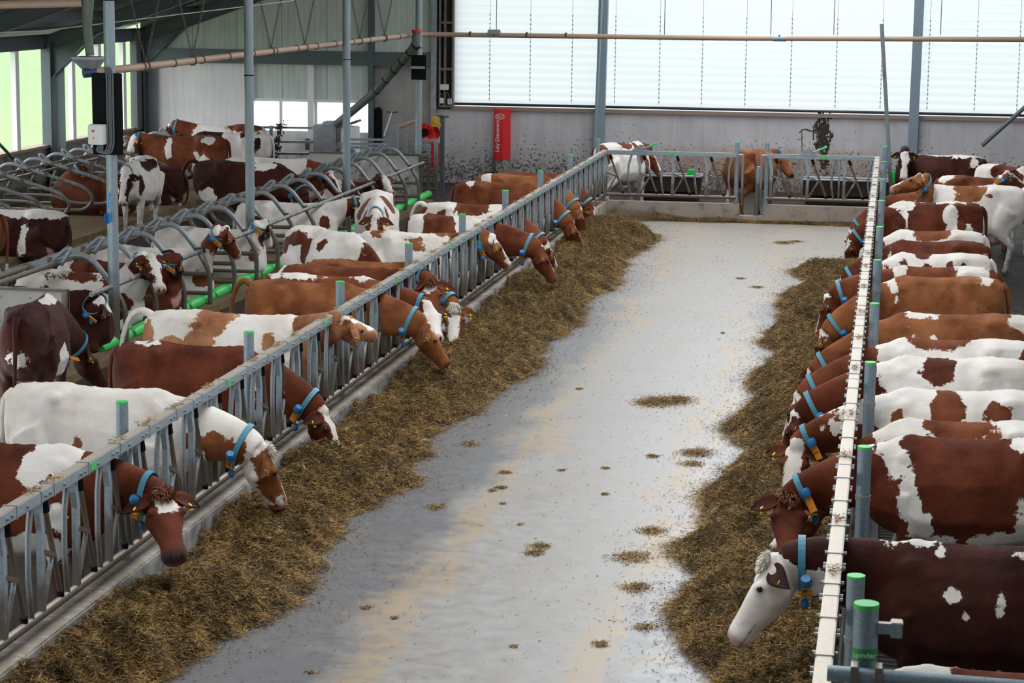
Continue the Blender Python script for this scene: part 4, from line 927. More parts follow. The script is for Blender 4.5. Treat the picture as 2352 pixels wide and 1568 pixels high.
    for i, t in enumerate(ts):
        d = NP[min(i+1, 11)]-NP[max(i-1, 0)]; d /= np.linalg.norm(d); up = np.array([0, 0, 1.0])*(1-t*t*.9)+n_*(t*t); up += np.array([.35, 0, 0])*(1-abs(2*t-1)); up = up-d*up.dot(d); up /= np.linalg.norm(up); sd = np.cross(up, d)
        a = np.interp(t, [0, .3, .6, 1], [.30, .265, .205, .135])*hs; w = np.interp(t, [0, .3, .6, 1], [.155, .13, .112, .095])*1.0
        rings.append(ell(NP[i], sd, up, w, a, 18)); NR.append((NP[i], d, sd, up, w, a))
    ringloft(bm, rings)
    # head
    hsx = hscale
    HS = [(-.05, -.05, .06, .065), (-.01, -.045, .095, .095), (.06, -.052, .125, .118), (.14, -.060, .137, .128), (.20, -.060, .135, .122), (.27, -.057, .122, .100), (.34, -.053, .106, .086), (.41, -.050, .094, .082), (.46, -.050, .090, .092), (.50, -.052, .086, .096), (.535, -.055, .070, .080), (.55, -.056, .04, .05)]
    rings = []
    for t, off, a, w in HS:
        c = pol+hd*t*hsx+n_*off*hsx; R = []
        for i in range(20):
            th = 2*PI*i/20; x = math.cos(th); y = math.sin(th); sq = .82 if y > 0 else .92
            R.append(c+s_*w*hsx*math.copysign(abs(x)**sq, x)+n_*a*hsx*math.copysign(abs(y)**(1.0 if y < 0 else .8), y)*(.85 if y > 0 else 1.0))
        rings.append(R)
    ringloft(bm, rings)
    hp = lambda t, s, n: tuple(pol+hd*t*hsx+s_*s*hsx+n_*n*hsx)
    blob(bm, hp(-.01, 0, .03), (.06*hsx,)*3); 
    for s in (-1, 1): blob(bm, hp(.15, s*.098, .022), (.042*hsx,)*3); blob(bm, hp(.12, s*.085, -.12), (.055*hsx,)*3)
    # legs
    G = .0
    if not lie:
        for s in (-1, 1):
            f = s*.02
            chain(bm, [s3((.60+f, s*.15, .95)), s3((.57+f, s*.17, .72)), s3((.60+f, s*.16, .42)), s3((.60+f, s*.16, .14)), s3((.62+f, s*.16, .05)), s3((.64+f, s*.16, 0))], [.12, .085, .05, .036, .042, .052])
            chain(bm, [s3((-.60, s*.17, 1.02)), s3((-.46, s*.22, .74)), s3((-.66+f, s*.19, .50)), s3((-.70+f, s*.18, .42)), s3((-.64+f, s*.17, .14)), s3((-.62+f, s*.17, .05)), s3((-.60+f, s*.17, 0))], [.20, .135, .062, .052, .038, .043, .054])
            blob(bm, s3((-.60, s*.20, .88)), (.17*L, .10, .25))
    else:
        for s in (-1, 1):
            chain(bm, [s3((.60, s*.17, .90)), s3((.52, s*.23, .68)), s3((.82, s*.22, .69)), s3((.60, s*.22, .67))], [.12, .09, .06, .045])
            chain(bm, [s3((-.58, s*.18, 1.0)), s3((-.36, s*.30, .82)), s3((-.66, s*.38, .69)), s3((-.30, s*.42, .67)), s3((-.16, s*.42, .67))], [.20, .15, .065, .048, .05])
    if udder: blob(bm, s3((-.38, 0, .58)), (.24*L, .18, .15)) if not lie else blob(bm, s3((-.52, .2, .72)), (.2*L, .14, .12))
    me = tomesh(bm, 'cow'); tmp = bpy.data.objects.new('tmp', me); COL.objects.link(tmp)
    md = tmp.modifiers.new('r', 'REMESH'); md.mode = 'VOXEL'; md.voxel_size = vox
    sm = tmp.modifiers.new('s', 'SMOOTH'); sm.factor = .5; sm.iterations = 5
    dg = bpy.context.evaluated_depsgraph_get(); dg.update(); me2 = bpy.data.meshes.new_from_object(tmp.evaluated_get(dg)); bpy.data.objects.remove(tmp); bpy.data.meshes.remove(me)
    if lie:
        pass
    # ears, tail, joined into the same mesh
    bm = bmesh.new(); bm.from_mesh(me2)
    nb = len(bm.verts)
    for s in (-1, 1):
        rows = []; nu, nv = 9, 7
        for i in range(nu):
            u = i/(nu-1); w = .064*math.sin(min(1, (u*.93+.07))**.8*PI*.97+.05)*(1 if u < .98 else .4)+.006
            row = []
            for j in range(nv):
                v = (j/(nv-1)-.5)*2
                row.append((.02+v*w, s*(.085+.205*u*.95), .005-.075*u*u-.03*u+.035*v*v*(1-u*.5)*1.0-.01))
            rows.append(row)
        for sg in (0, 1):
            g = [[bm.verts.new(hp(a, b, c+(.006 if sg else -.006)*(1 if 0 < i < nu-1 else .2))) for a, b, c in row] for i, row in enumerate(rows)]
            for i in range(nu-1):
                for j in range(nv-1):
                    q = (g[i][j], g[i][j+1], g[i+1][j+1], g[i+1][j]); bm.faces.new(q if sg else q[::-1])
            if sg == 0: g0 = g
        for i in range(nu-1):
            for j in (0, nv-1): bm.faces.new((g0[i][j], g0[i+1][j], g[i+1][j], g[i][j]))
    bm.verts.index_update(); ne = len(bm.verts)
    tb = s3((-.88, 0, 1.27))
    if lie: tp = [s3((-.86, 0, 1.24)), s3((-.96, .05, 1.05)), s3((-.98, .12, .75)), s3((-.95, .3, .60))]; tr = [.035, .03, .02, .02]
    elif tailup: tp = [s3((-.82, 0, 1.32)), s3((-.93, 0, 1.37)), s3((-1.05, 0, 1.30)), s3((-1.14, 0, 1.05)), s3((-1.17, 0, .75)), s3((-1.17, 0, .55))]; tr = [.04, .035, .028, .022, .02, .03]
    else: tp = [s3((-.84, 0, 1.31)), s3((-.93, 0, 1.22)), s3((-.96, 0, .95)), s3((-.95, .02, .65)), s3((-.94, .03, .40)), s3((-.93, .03, .30))]; tr = [.04, .032, .022, .018, .035, .02]
    chain(bm, tp, tr, 10)
    bmesh.ops.recalc_face_normals(bm, faces=bm.faces)
    me2.clear_geometry(); bm.to_mesh(me2); bm.free()
    n = len(me2.vertices); co = np.empty(n*3, 'f4'); me2.vertices.foreach_get('co', co); co = co.reshape(-1, 3).astype(float)
    # keep the lying cow's underside on the bed
    if lie: co[:, 2] = np.maximum(co[:, 2], 0.0)+.1; 
    hsh = .1 if lie else 0
    # --- coat field
    cu = co-np.array([0, 0, hsh]); X_ = cu[:, 0]/L; Z_ = cu[:, 2]/hs-dz; Y_ = cu[:, 1]/ws
    f = np.full(n, .30 if base == 'B' else -.30)
    for p in patches:
        c, x, zz, rx, rz = p[:5]; yy = p[5] if len(p) > 5 else None
        g = 1-np.sqrt(((X_-x)/rx)**2+((Z_-zz)/rz)**2+(((Y_-yy)/(p[6] if len(p) > 6 else .15))**2 if yy is not None else 0)); g = g*min(rx, rz)*1.3
        f = np.maximum(f, g) if c == 'B' else np.minimum(f, -g)
    rel_ = cu-pol; ht = rel_@hd/hsx; hs_ = rel_@s_/hsx; hn = rel_@n_/hsx
    # neck
    dn = np.full(n, 9.0); un = np.zeros(n)
    for i, t in enumerate(ts):
        dd = np.linalg.norm(cu-NP[i], axis=1)-NR[i][5]*.35; m = dd < dn; un[m] = t; dn[m] = dd[m]
    isn = (un > .12) & (X_ > .62) & (dn < .25)
    fn = np.clip((un-.22)*.8, -.3, .3); fn = fn if neck == 'B' else -fn
    nk = {'B': np.maximum, 'W': np.minimum, None: None}[neck]; f = np.where(isn, nk(f, fn), f) if neck else f
    for (c, u0, u1, side) in neckw:
        g = np.minimum(un-u0, u1-un)*.5
        if side == 'under': g = np.minimum(g, np.interp(0, [0], [0])+(-(np.einsum('ij,ij->i', cu-NP[np.clip((un*11).round().astype(int), 0, 11)], np.array([q[3] for q in NR])[np.clip((un*11).round().astype(int), 0, 11)]))-.0))
        if side == 'top': g = np.minimum(g, (np.einsum('ij,ij->i', cu-NP[np.clip((un*11).round().astype(int), 0, 11)], np.array([q[3] for q in NR])[np.clip((un*11).round().astype(int), 0, 11)]))-.05)
        g = np.where(isn, g, -1); f = np.maximum(f, g) if c == 'B' else np.minimum(f, -g)
    ish = (ht > -.07) & (ht < .62) & (np.abs(hs_) < .30) & (np.abs(hn+.03) < .22)
    ish &= (ht > .0) | (np.linalg.norm(rel_, axis=1) < .14) | (np.abs(hs_) > .09)
    fh = np.full(n, .2 if hc == 'B' else -.2)
    wb = {'blaze': .045+.05*np.abs(ht-.15), 'wide': .075+.0*ht, 'narrow': .022+.0*ht}
    if face in wb: g = np.minimum(wb[face]-np.abs(hs_), hn+.035); fh = np.minimum(fh, -g*1.2)
    if face == 'star': g = .06-np.sqrt((hs_/1.0)**2+((ht-.08)/1.1)**2); g = np.minimum(g, hn+.02); fh = np.minimum(fh, -g)
    if face == 'spot': g = .035-np.sqrt((hs_/1.0)**2+((ht-.07)/1.5)**2); g = np.minimum(g, hn+.02); fh = np.minimum(fh, -g)
    if face == 'side': fh = np.maximum(-.2+0*hs_, np.minimum(.10-np.abs(ht-.14), -(.02-np.abs(hs_))))
    if face == 'jaw': g = np.minimum(wb['blaze']-np.abs(hs_), hn+.035); fh = np.minimum(fh, -g*1.2); fh = np.minimum(fh, (hn+.125)*1.0)
    ear = np.zeros(n, bool); ear[nb:ne] = True
    f = np.where(ish, fh, f); f[ear] = .2 if (earc or 'B') == 'B' else -.2
    tl = np.zeros(n, bool); tl[ne:] = True; f[tl] = np.where(Z_[tl] < .62, -.2, .2 if base == 'B' else -.1)
    skin = np.where(ish & (ht > .47), np.clip((ht-.47)/.03, 0, 1)*(.85 if nose == 'pink' else .25), 0); dark = np.zeros(n)
    if nose == 'dark': dark = np.where(ish & (ht > .46), np.clip((ht-.465)/.03, 0, 1)*np.clip((hn+.085)/.03, 0, 1)*.8, 0)
    for s in (-1, 1): d_ = np.sqrt(((hs_-s*.038)/.8)**2+((ht-.535)/1.6)**2+((hn+.015)/1.2)**2); dark = np.maximum(dark, np.clip((.026-d_)/.008, 0, 1)*ish)
    mo = np.where(ish & (ht > .36) & (ht < .54), np.clip((.007-np.abs(hn+.085-.05*(ht-.45)))/.005, 0, 1)*.8, 0); dark = np.maximum(dark, mo)
    inner = ear & ((hn > -.02-.25*np.abs(np.abs(hs_)-.08))) ; 
    dark = np.where(ear, np.clip((np.abs(hs_)-.12)/.05, 0, 1)*.55*np.clip((.05-np.abs(ht-.02))/.02, 0, 1), dark)
    if not lie: dark = np.maximum(dark, np.clip((.07-Z_)/.02, 0, 1)*.8)
    ud = np.sqrt(((X_+.38)/.24)**2+(Y_/.2)**2+((Z_-.56)/.15)**2) if not lie else np.sqrt(((X_+.52)/.2)**2+((Y_-.2)/.2)**2+((Z_-.7)/.13)**2)
    skin = np.maximum(skin, np.clip((1.12-ud)/.1, 0, 1)*.8)
    drt = np.clip((.55-Z_)/.4, 0, 1)*.8+np.clip((-.55-X_)/.3, 0, 1)*np.clip((1.15-Z_)/.4, 0, 1)*dirty+np.clip((.8-Z_)/.3, 0, 1)*dirty*.6; drt = np.clip(np.where(ish | ear | (isn & (Z_ < 1.0)), 0, drt), 0, 1)
    if lie: drt = np.clip((.75-Z_)/.15, 0, 1)*.6+np.clip((-.6-X_)/.3, 0, 1)*.35; drt = np.where(ish, 0, drt)
    me2.vertices.foreach_set('co', co.astype('f4').ravel())
    for nm, a in (('coat', f), ('skin', skin), ('dark', dark), ('dirt', drt)):
        at = me2.attributes.new(nm, 'FLOAT', 'POINT'); at.data.foreach_set('value', a.astype('f4'))
    c = link('cow', me2, 'coat', None, True); c.location = o; c.rotation_euler = (0, 0, ya)
    cc = COAT[coat]; c.color = (*cc, 1); tag(c, label, 'cow', group or 'red and white dairy cows')
    # eyes
    up3 = Vector((0, 0, hsh))
    for s in (-1, 1):
        bm = bmesh.new(); bmesh.ops.create_uvsphere(bm, u_segments=12, v_segments=8, radius=.022*hsx); e = ob('eye', bm, 'eye_black', c, True); e.location = Vector(hp(.155, s*.120, .020))+up3
    if tuft:
        m = 260; q = RNG.normal(0, 1, (m, 3)); q /= np.linalg.norm(q, axis=1)[:, None]; V = []; Fq = []
        for k in range(m):
            pp = pol+hd*(.01+.045*q[k, 0])*hsx+s_*(.055*q[k, 1])*hsx+n_*(.045+.02*abs(q[k, 2]))*hsx; dr = n_*.8+hd*(.5+.5*q[k, 0])+s_*q[k, 1]*.8+RNG.normal(0, .35, 3); dr /= np.linalg.norm(dr); w3 = np.cross(dr, q[k]); w3 = w3/max(np.linalg.norm(w3), .1)*.004
            LL = .05+.02*RNG.random(); e_ = pp+dr*LL*.6+n_*.012; e2 = e_+dr*LL*.3-n_*.01+hd*.015; b0 = len(V); V += [pp-w3, pp+w3, e_-w3, e_+w3, e2-w3*.5, e2+w3*.5]; Fq += [(b0, b0+1, b0+3, b0+2), (b0+2, b0+3, b0+5, b0+4)]
        mt_ = bpy.data.meshes.new('forelock'); mt_.from_pydata([tuple(v+np.array([0, 0, hsh])) for v in V], [], Fq); link('forelock', mt_, 'hair_white' if tuft == 'W' else 'hair_red', c)
    if eartag:
        for s in (-1, 1):
            bm = bmesh.new(); q = Vector(hp(.04, s*.19, -.055))+up3; dd = Vector(s_)*s; a = Vector(hd); nn = Vector(n_)
            tube(bm, [q-nn*.014, q+nn*.02], .012, 8); tube(bm, [q+nn*.017, q+a*.045+nn*.02-Vector((0, 0, .008))], 0, rect=(.036, .004)); ob('ear_tag', bm, eartagcol, c)
    if collar:
        i = 9; cpt, d, sd, up, w, a = NR[i]; w *= 1.08; a *= 1.06; bm = bmesh.new(); nn = 28; rings = []
        for k in range(nn):
            th = 2*PI*k/nn; out = sd*math.cos(th)*w+up*math.sin(th)*a; rings.append([cpt+out*q_+d*e_ for q_, e_ in ((1, -.022), (1, .022), (1.05, .022), (1.05, -.022))])
        Rv = [[bm.verts.new(tuple(v)) for v in r] for r in rings]
        for k in range(nn):
            A_, B_ = Rv[k], Rv[(k+1) % nn]
            for j in range(4): bm.faces.new((A_[j], A_[(j+1) % 4], B_[(j+1) % 4], B_[j]))
        bmesh.ops.translate(bm, verts=bm.verts, vec=up3); cl = ob('collar', bm, 'light_blue', c)
        # hanging parts at the lowest point of the band
        best = min(range(nn), key=lambda k: rings[k][0][2]); lo = Vector(cpt+(rings[best][0]-cpt)*1.02)+up3
        bm = bmesh.new(); tube(bm, [lo+Vector((0, 0, .01)), lo-Vector((0, 0, .06))], 0, rect=(.03, .012)); cl2 = ob('strap', bm, 'light_blue', cl)
        bm = bmesh.new(); blob(bm, lo-Vector((0, 0, .08)), (.028, .028, .038)); ob('weight', bm, 'blue_plastic', cl, True)
        # transponder and number tag on the side facing the alley viewer (-Y side)
        side = min(range(nn), key=lambda k: (R_ @ Vector(rings[k][0])).y+.3*rings[k][0][2])
        for nm, kk, mt, r3 in (('transponder', side, 'bright_blue' if False else 'blue_plastic', (.034, .022, .036)), ('number_tag', side, 'orange_tag', (.018, .012, .07))):
            c1 = Vector(rings[kk][0]*1.0)+up3; out = Vector(rings[kk][0]-cpt).normalized(); tg = Vector(np.cross(out, d)); tg = tg if tg.z < 0 else -tg
            bm = bmesh.new(); off_ = out*.02+tg*(.0 if nm == 'transponder' else .095)-out*(.0 if nm == 'transponder' else .012)
            P_ = c1+off_; dV = Vector(d); nm == 'transponder' and tube(bm, [P_-tg*.034, P_-tg*.02, P_+tg*.02, P_+tg*.034], [.030, .038, .038, .030], 8)
            if nm == 'number_tag':
                # orient the tag flat on the band
                bm.clear(); a1 = dV*.027; b1 = out*.006; vs = []
                for s1 in (-1, 1):
                    for e1, e2 in ((-1, -1), (1, -1), (1, 1), (-1, 1)): vs.append(bm.verts.new(P_+tg*.06*s1+a1*e1+b1*e2))
                bm.faces.new(vs[:4]); bm.faces.new(vs[4:])
                for k in range(4): bm.faces.new((vs[k], vs[(k+1) % 4], vs[4+(k+1) % 4], vs[4+k]))
            nt = ob(nm, bm, mt, cl, nm == 'transponder')
            if nm == 'number_tag' and collar_no:
                zax = out; xax = -tg if True else tg; xax = (xax-zax*xax.dot(zax)).normalized(); yax = zax.cross(xax)
                tm = text_mesh(collar_no, .05, 'text_black', nt, 'number', (0, 0, 0), (0, 0, 0)); tm.matrix_local = Matrix.Translation(P_+out*.0075) @ Matrix((xax, yax, zax)).transposed().to_4x4()
    NCOW[0] += 1
    return c
XF_R, XF_L = .02, -5.42
def Rc(lab, mid, rump, **k): return cow(lab, (rump, mid[1]+20), mid, yaw=PI+k.pop('dy', 0), fence=k.pop('fence', XF_R), **k)
def Lc(lab, mid, rump, **k): return cow(lab, (rump, mid[1]+20), mid, yaw=k.pop('dy', 0), fence=k.pop('fence', XF_L), **k)
# right side, from near to far
Rc('nearest cow at the right fence, brown with white withers, cut off by the bottom edge', (2150, 1520), 2900, coat='red', patches=[('W', .75, 1.36, .26, .14)], head=None, vox=.018)
Rc('dark brown cow with an all white head held level beside the right fence', (2250, 1240), 2640, coat='dark', patches=[('W', .66, 1.42, .26, .07), ('W', .80, 1.27, .03, .10), ('W', .42, 1.36, .03, .07), ('W', .2, 1.42, .3, .04), ('W', .1, .55, .5, .08), ('W', .35, 1.12, .03, .04), ('W', .05, 1.05, .03, .07), ('W', .25, .98, .03, .03), ('W', -.4, 1.4, .3, .07)],
   head=((1785, 1298, -.02), (1672, 1460), 1), tuft='W', hscale=1.0, hc='W', face='none', vox=.016, collar_no='8', neckw=[('W', .5, 1.0, 'under')])
Rc('big dark red cow with a long white shoulder slash at the right fence', (2250, 1000), 2520, coat='red', patches=[('W', .82, 1.36, .2, .10), ('W', .70, 1.20, .09, .15), ('W', .61, 1.0, .06, .16), ('W', .54, .84, .05, .14), ('W', .46, .70, .06, .1), ('W', .35, .6, .12, .05), ('W', -.25, .58, .3, .13), ('W', -.3, .8, .06, .12), ('W', -.28, 1.40, .1, .08)],
   head=((1812, 1150, -.05), (1812, 1290), -1), face='spot', tuft='B', vox=.016, hscale=1.0, neckw=[('W', .6, .9, 'under')])
Rc('white cow with a brown saddle patch right behind the slashed dark red cow', (2150, 957), 2470, coat='brown', base='W', patches=[('B', .12, 1.31, .33, .10), ('B', -.15, 1.28, .12, .06)], head=None, collar=False, vox=.02, ws=.78)
Rc('white cow with two brown flank patches at the right fence', (2150, 887), 2450, coat='brown', base='W', patches=[('B', .22, 1.22, .17, .16), ('B', .25, .98, .13, .10), ('B', -.25, 1.22, .16, .10), ('B', -.62, 1.05, .14, .15), ('B', .68, 1.13, .06, .06)], head=((1828, 1032, 0), (1812, 1160), -1), face='wide', vox=.018, collar_no='3', neckw=[('W', .12, .55, 'top')])
Rc('white cow with one brown back patch and small low flank spots, right fence', (2150, 814), 2380, coat='red', base='W', patches=[('B', .22, 1.28, .17, .13), ('B', .45, .98, .05, .04), ('B', .32, .98, .06, .06), ('B', .16, .98, .08, .06), ('B', -.12, .95, .12, .09), ('B', -.95, 1.2, .12, .2)], head=((1832, 958, 0), (1783, 1065), 1), face='blaze', vox=.02)
Rc('white cow with a long brown saddle along the spine at the right fence', (2150, 772), 2390, coat='brown', base='W', patches=[('B', .22, 1.40, .36, .11), ('B', -.9, 1.15, .25, .28)], head=((1838, 915, 0), (1798, 1010), 1), face='wide', vox=.02)
Rc('orange brown cow with a few white shoulder flecks at the right fence', (2150, 714), 2395, coat='orange', patches=[('W', .42, 1.38, .14, .07), ('W', .60, 1.22, .04, .05), ('W', .50, 1.07, .04, .07), ('W', .30, 1.15, .03, .05), ('W', -.65, 1.36, .15, .08), ('W', -.72, 1.2, .04, .15)], head=((1866, 860, 0), (1832, 938), 1), tuft='B', face='wide', vox=.02, hc='B')
Rc('plain orange brown cow with one short white shoulder stripe at the right fence', (2150, 631), 2307, coat='orange', patches=[('W', .80, 1.34, .10, .06), ('W', .71, 1.25, .05, .10), ('W', .67, 1.12, .04, .08), ('W', -.63, 1.40, .13, .07)], head=((1895, 768, 0), (1866, 850), 1), face='wide', vox=.02)
Rc('brown cow with hay crumbs on the back and a pinkish white rump, right fence', (2150, 608), 2293, coat='brown', patches=[('W', .62, 1.32, .10, .14), ('W', -.50, 1.36, .25, .12)], head=((1905, 686, 0), (1873, 772), 1), face='blaze', vox=.022, ws=.78)
Rc('white cow with small dark red back blotches in a row, right fence', (2150, 578), 2278, coat='red', base='W', patches=[('B', .26, 1.36, .15, .08), ('B', .2, 1.24, .07, .05), ('B', .55, 1.24, .06, .04), ('B', -.2, 1.26, .07, .06), ('B', -.42, 1.22, .09, .07)], vox=.022, neck='B', head=None, collar=False, ws=.78)
Rc('dark brown cow with a fine white line on the rump, right fence', (2130, 549), 2268, coat='red', patches=[('W', .78, 1.25, .04, .12), ('W', -.68, 1.2, .10, .03)], head=((1938, 650, 0), (1915, 708), 1), face='wide', vox=.022, hc='W', ws=.78)
Rc('white backed cow with one brown spine patch, far part of the right fence', (2120, 525), 2262, coat='brown', base='W', patches=[('B', .02, 1.36, .30, .12)], head=None, collar=False, vox=.024, ws=.8)
Rc('dark cow with white withers and a broad white flank band, right fence', (2140, 460), 2257, coat='red', patches=[('W', .72, 1.38, .20, .10), ('W', .5, 1.36, .16, .12), ('W', .50, 1.12, .04, .22), ('W', -.28, 1.2, .14, .16), ('W', -.33, .95, .12, .3), ('W', -.05, 1.42, .5, .05), ('W', -.62, .95, .1, .12)], vox=.024, head=((1955, 560, 0), (1925, 628), 1), face='wide')
Rc('low brown backed cow between the white banded cow and the tall white cow', (2110, 440), 2215, coat='brown', patches=[('W', -.25, 1.34, .3, .14)], head=((1958, 533, 0), (1938, 590), 1), face='wide', hc='W', vox=.026, z=1.1, hs=.87)
cow('tall white cow with an orange side patch walking behind the feeding cows on the right', (2335, 425), (2150, 405), yaw=PI, Y=35.6, X=1.27, sl=.93, hs=.99, base='W', coat='orange', patches=[('B', -.02, 1.28, .28, .13), ('B', .15, 1.16, .15, .12), ('B', -.3, 1.24, .1, .06)], head=((2112, 408, -.2), (2032, 436), -1), face='blaze', vox=.024, dirty=.9)
cow('dark brown cow with white spine and white face at the far right wall', (2280, 345), (2110, 340), yaw=PI-.25, Y=42.6, X=.95, sl=.92, base='B', coat='dark', patches=[('W', .0, 1.41, .75, .07), ('W', -.7, 1.25, .1, .1)], head=((2078, 355, -.5), (2076, 412), -1), face='wide', vox=.026)
cow('brown cow with a white neck walking to the right near the far right wall', (2152, 400), (2290, 395), yaw=-.1, Y=38.6, X=1.5, sl=.78, hs=.9, base='B', coat='brown', patches=[('W', .55, 1.2, .22, .3), ('W', -.7, 1.38, .2, .1)], head=((2312, 400, -.1), (2365, 432), 1), face='wide', vox=.026, neck='W')
cow('white cow with dark red patches at the far right edge, turned towards the viewer', (2270, 375), (2340, 370), yaw=-.7, Y=40.4, X=2.15, sl=.85, base='W', coat='red', patches=[('B', -.1, 1.3, .25, .2), ('B', .5, 1.1, .2, .3)], head=((2345, 395, -.5), (2365, 440), -1), face='blaze', vox=.026)
cow('pale cow rump at the right photo edge behind the feeding row', (2300, 715), (2352, 710), yaw=-.15, Y=22.6, X=2.5, sl=.9, base='W', coat='brown', patches=[('B', .3, 1.1, .3, .3)], vox=.026)
cow('dirty white cow at the far right edge, only udder and hind leg in view', (2342, 470), (2400, 460), yaw=0, Y=36.6, X=2.85, sl=.9, base='W', coat='brown', vox=.028)
# left side, from near to far
Lc('nearest cow at the left fence, red brown with a white shoulder patch and forehead', (100, 1012), -270, coat='red', patches=[('W', .58, 1.32, .22, .13), ('W', .42, 1.22, .12, .12), ('W', .62, .88, .05, .10), ('W', .42, .6, .22, .16)], head=((372, 1145, -.15), (405, 1275), -1), tuft='B', hscale=.98, face='star', nose='dark', vox=.016, collar_no='31')
Lc('all white cow at the left fence with an orange and white head', (250, 884), 22, base='W', coat='orange', patches=[('B', -.1, .93, .06, .10)], head=((598, 1038, -.05), (655, 1150), 1), tuft='W', hscale=1.0, face='jaw', neck=None, neckw=[('B', .38, 1.0, 'under')], vox=.016, collar_no='303', z=1.24, hs=.96, dirty=1.0)
Lc('deep red cow at the left fence with a dark head and white blaze', (430, 785), 268, coat='red', patches=[('W', .80, 1.0, .05, .16), ('W', -.6, 1.42, .2, .04)], head=((738, 950, -.05), (795, 1075), 1), face='wide', nose='pink', vox=.016, neckw=[('W', .18, .3, 'under')])
Lc('orange and white patched cow at the left fence, head poking level over the bars', (560, 714), 338, base='W', coat='tan', patches=[('B', -.86, 1.12, .12, .20), ('B', -.52, 1.04, .15, .13), ('B', -.16, 1.30, .2, .13), ('B', -.3, 1.12, .14, .12), ('B', .18, .98, .14, .08), ('B', .42, 1.10, .07, .10), ('B', .98, 1.1, .32, .5)], head=((792, 742, -.35), (862, 760), 1), face='narrow', vox=.018, tailup=True, collar=False)
Lc('plain orange cow at the left fence reaching down to the silage', (740, 643), 570, z=1.26, coat='orange', patches=[], head=((975, 752, -.1), (1032, 832), 1), face='spot', nose='dark', vox=.018, collar_no='43', tailup=True)
Lc('brown cow with two white spine patches behind the plain orange cow, left fence', (740, 627), 602, coat='brown', patches=[('W', -.35, 1.40, .42, .07), ('W', .62, 1.40, .22, .06)], head=((985, 712, -.1), (1005, 775), -1), face='wide', vox=.02, ws=.74)
Lc('brown cow with white withers, dark red head facing the viewer through the left fence', (770, 607), 640, z=1.17, coat='brown', patches=[('W', .85, 1.35, .16, .15), ('W', -.85, 1.38, .1, .1)], head=((990, 652, -.45), (985, 740), -1), face='star', nose='dark', vox=.02, ws=.74, tuft='B')
Lc('orange backed cow with a dark spine line, white face with a numbered collar, left fence', (830, 595), 706, z=1.10, coat='orange', patches=[], head=((1045, 712, -.4), (1038, 795), -1), face='wide', vox=.02, ws=.74, collar_no='508', tuft='W')
Lc('white cow freckled with orange at the left fence, raised brown head', (930, 529), 824, z=1.16, base='W', coat='orange', patches=[('B', -.55, 1.38, .1, .06), ('B', .15, 1.2, .16, .05), ('B', .05, 1.28, .12, .04), ('B', .5, 1.38, .06, .04), ('B', .62, 1.38, .04, .03), ('B', .95, 1.0, .1, .2)], head=((1128, 548, -.1), (1172, 606), 1), face='wide', neck='B', vox=.02, collar_no='9')
cow('white cow with slanting brown flecks standing beyond the row of brown backs', (745, 540), (845, 588), yaw=-.6, Y=27.1, X=-6.9, sl=.8, hs=1.0, base='W', coat='red', patches=[('B', -.45, 1.25, .2, .10), ('B', -.2, 1.12, .09, .13), ('B', -.7, 1.15, .1, .12), ('B', .15, 1.2, .07, .07)], vox=.024)
Lc('white and brown patched cow at the left fence, neck stretched down, dark brown head', (1050, 491), 940, z=1.26, base='B', coat='brown', patches=[('W', -.72, 1.28, .3, .22), ('W', .62, 1.3, .3, .2), ('W', -.1, .95, .1, .15), ('W', .30, 1.38, .1, .08)], head=((1240, 575, -.1), (1278, 640), 1), face='narrow', nose='dark', vox=.022)
Lc('brown and white cow with the tail lifted beyond the patched pair, left fence', (1060, 464), 972, z=1.15, base='W', coat='brown', patches=[('B', -.9, 1.15, .14, .2), ('B', .05, 1.3, .3, .13), ('B', -.45, 1.2, .1, .1)], head=((1252, 565, -.3), (1277, 608), 1), face='wide', vox=.022, tailup=True)
Lc('big smooth brown cow with a small white rump notch, left fence near the far corner', (1150, 416), 1046, coat='brown', patches=[('W', -.55, 1.38, .10, .07)], head=((1310, 515, -.2), (1343, 570), 1), face='narrow', vox=.022)
Lc('orange brown cow with a white tail head patch, left fence, second from the far corner', (1180, 398), 1098, coat='orange', patches=[('W', -.65, 1.32, .12, .12), ('W', .85, 1.35, .1, .1)], head=((1328, 485, -.3), (1353, 545), 1), face='narrow', vox=.024)
Lc('brown cow closest to the far corner of the left fence, dark head down', (1230, 394), 1140, z=1.10, coat='brown', patches=[('W', .9, 1.35, .1, .1)], head=((1357, 480, -.1), (1372, 545), 1), face='spot', nose='dark', vox=.024, fence=-5.36)
# beyond the end fence
cow('brown and white cow behind the left part of the end fence', (1385, 345), (1460, 332), yaw=1.0, Y=43.5, X=-5.18, sl=.85, hs=.95, base='W', coat='brown', patches=[('B', .0, 1.34, .2, .1), ('B', .35, 1.15, .14, .2), ('B', .6, .9, .1, .3), ('B', -.8, 1.2, .12, .2)], head=((1492, 350, .85), (1522, 400), -1), face='blaze', vox=.024, dirty=.8)
cow('orange cow standing in the gap behind the end fence, head to the right', (1705, 360), (1770, 345), yaw=1.1, Y=42.9, X=-2.6, sl=.85, hs=.93, coat='orange', patches=[], head=((1790, 358, .8), (1822, 402), -1), face='spot', nose='dark', vox=.024)
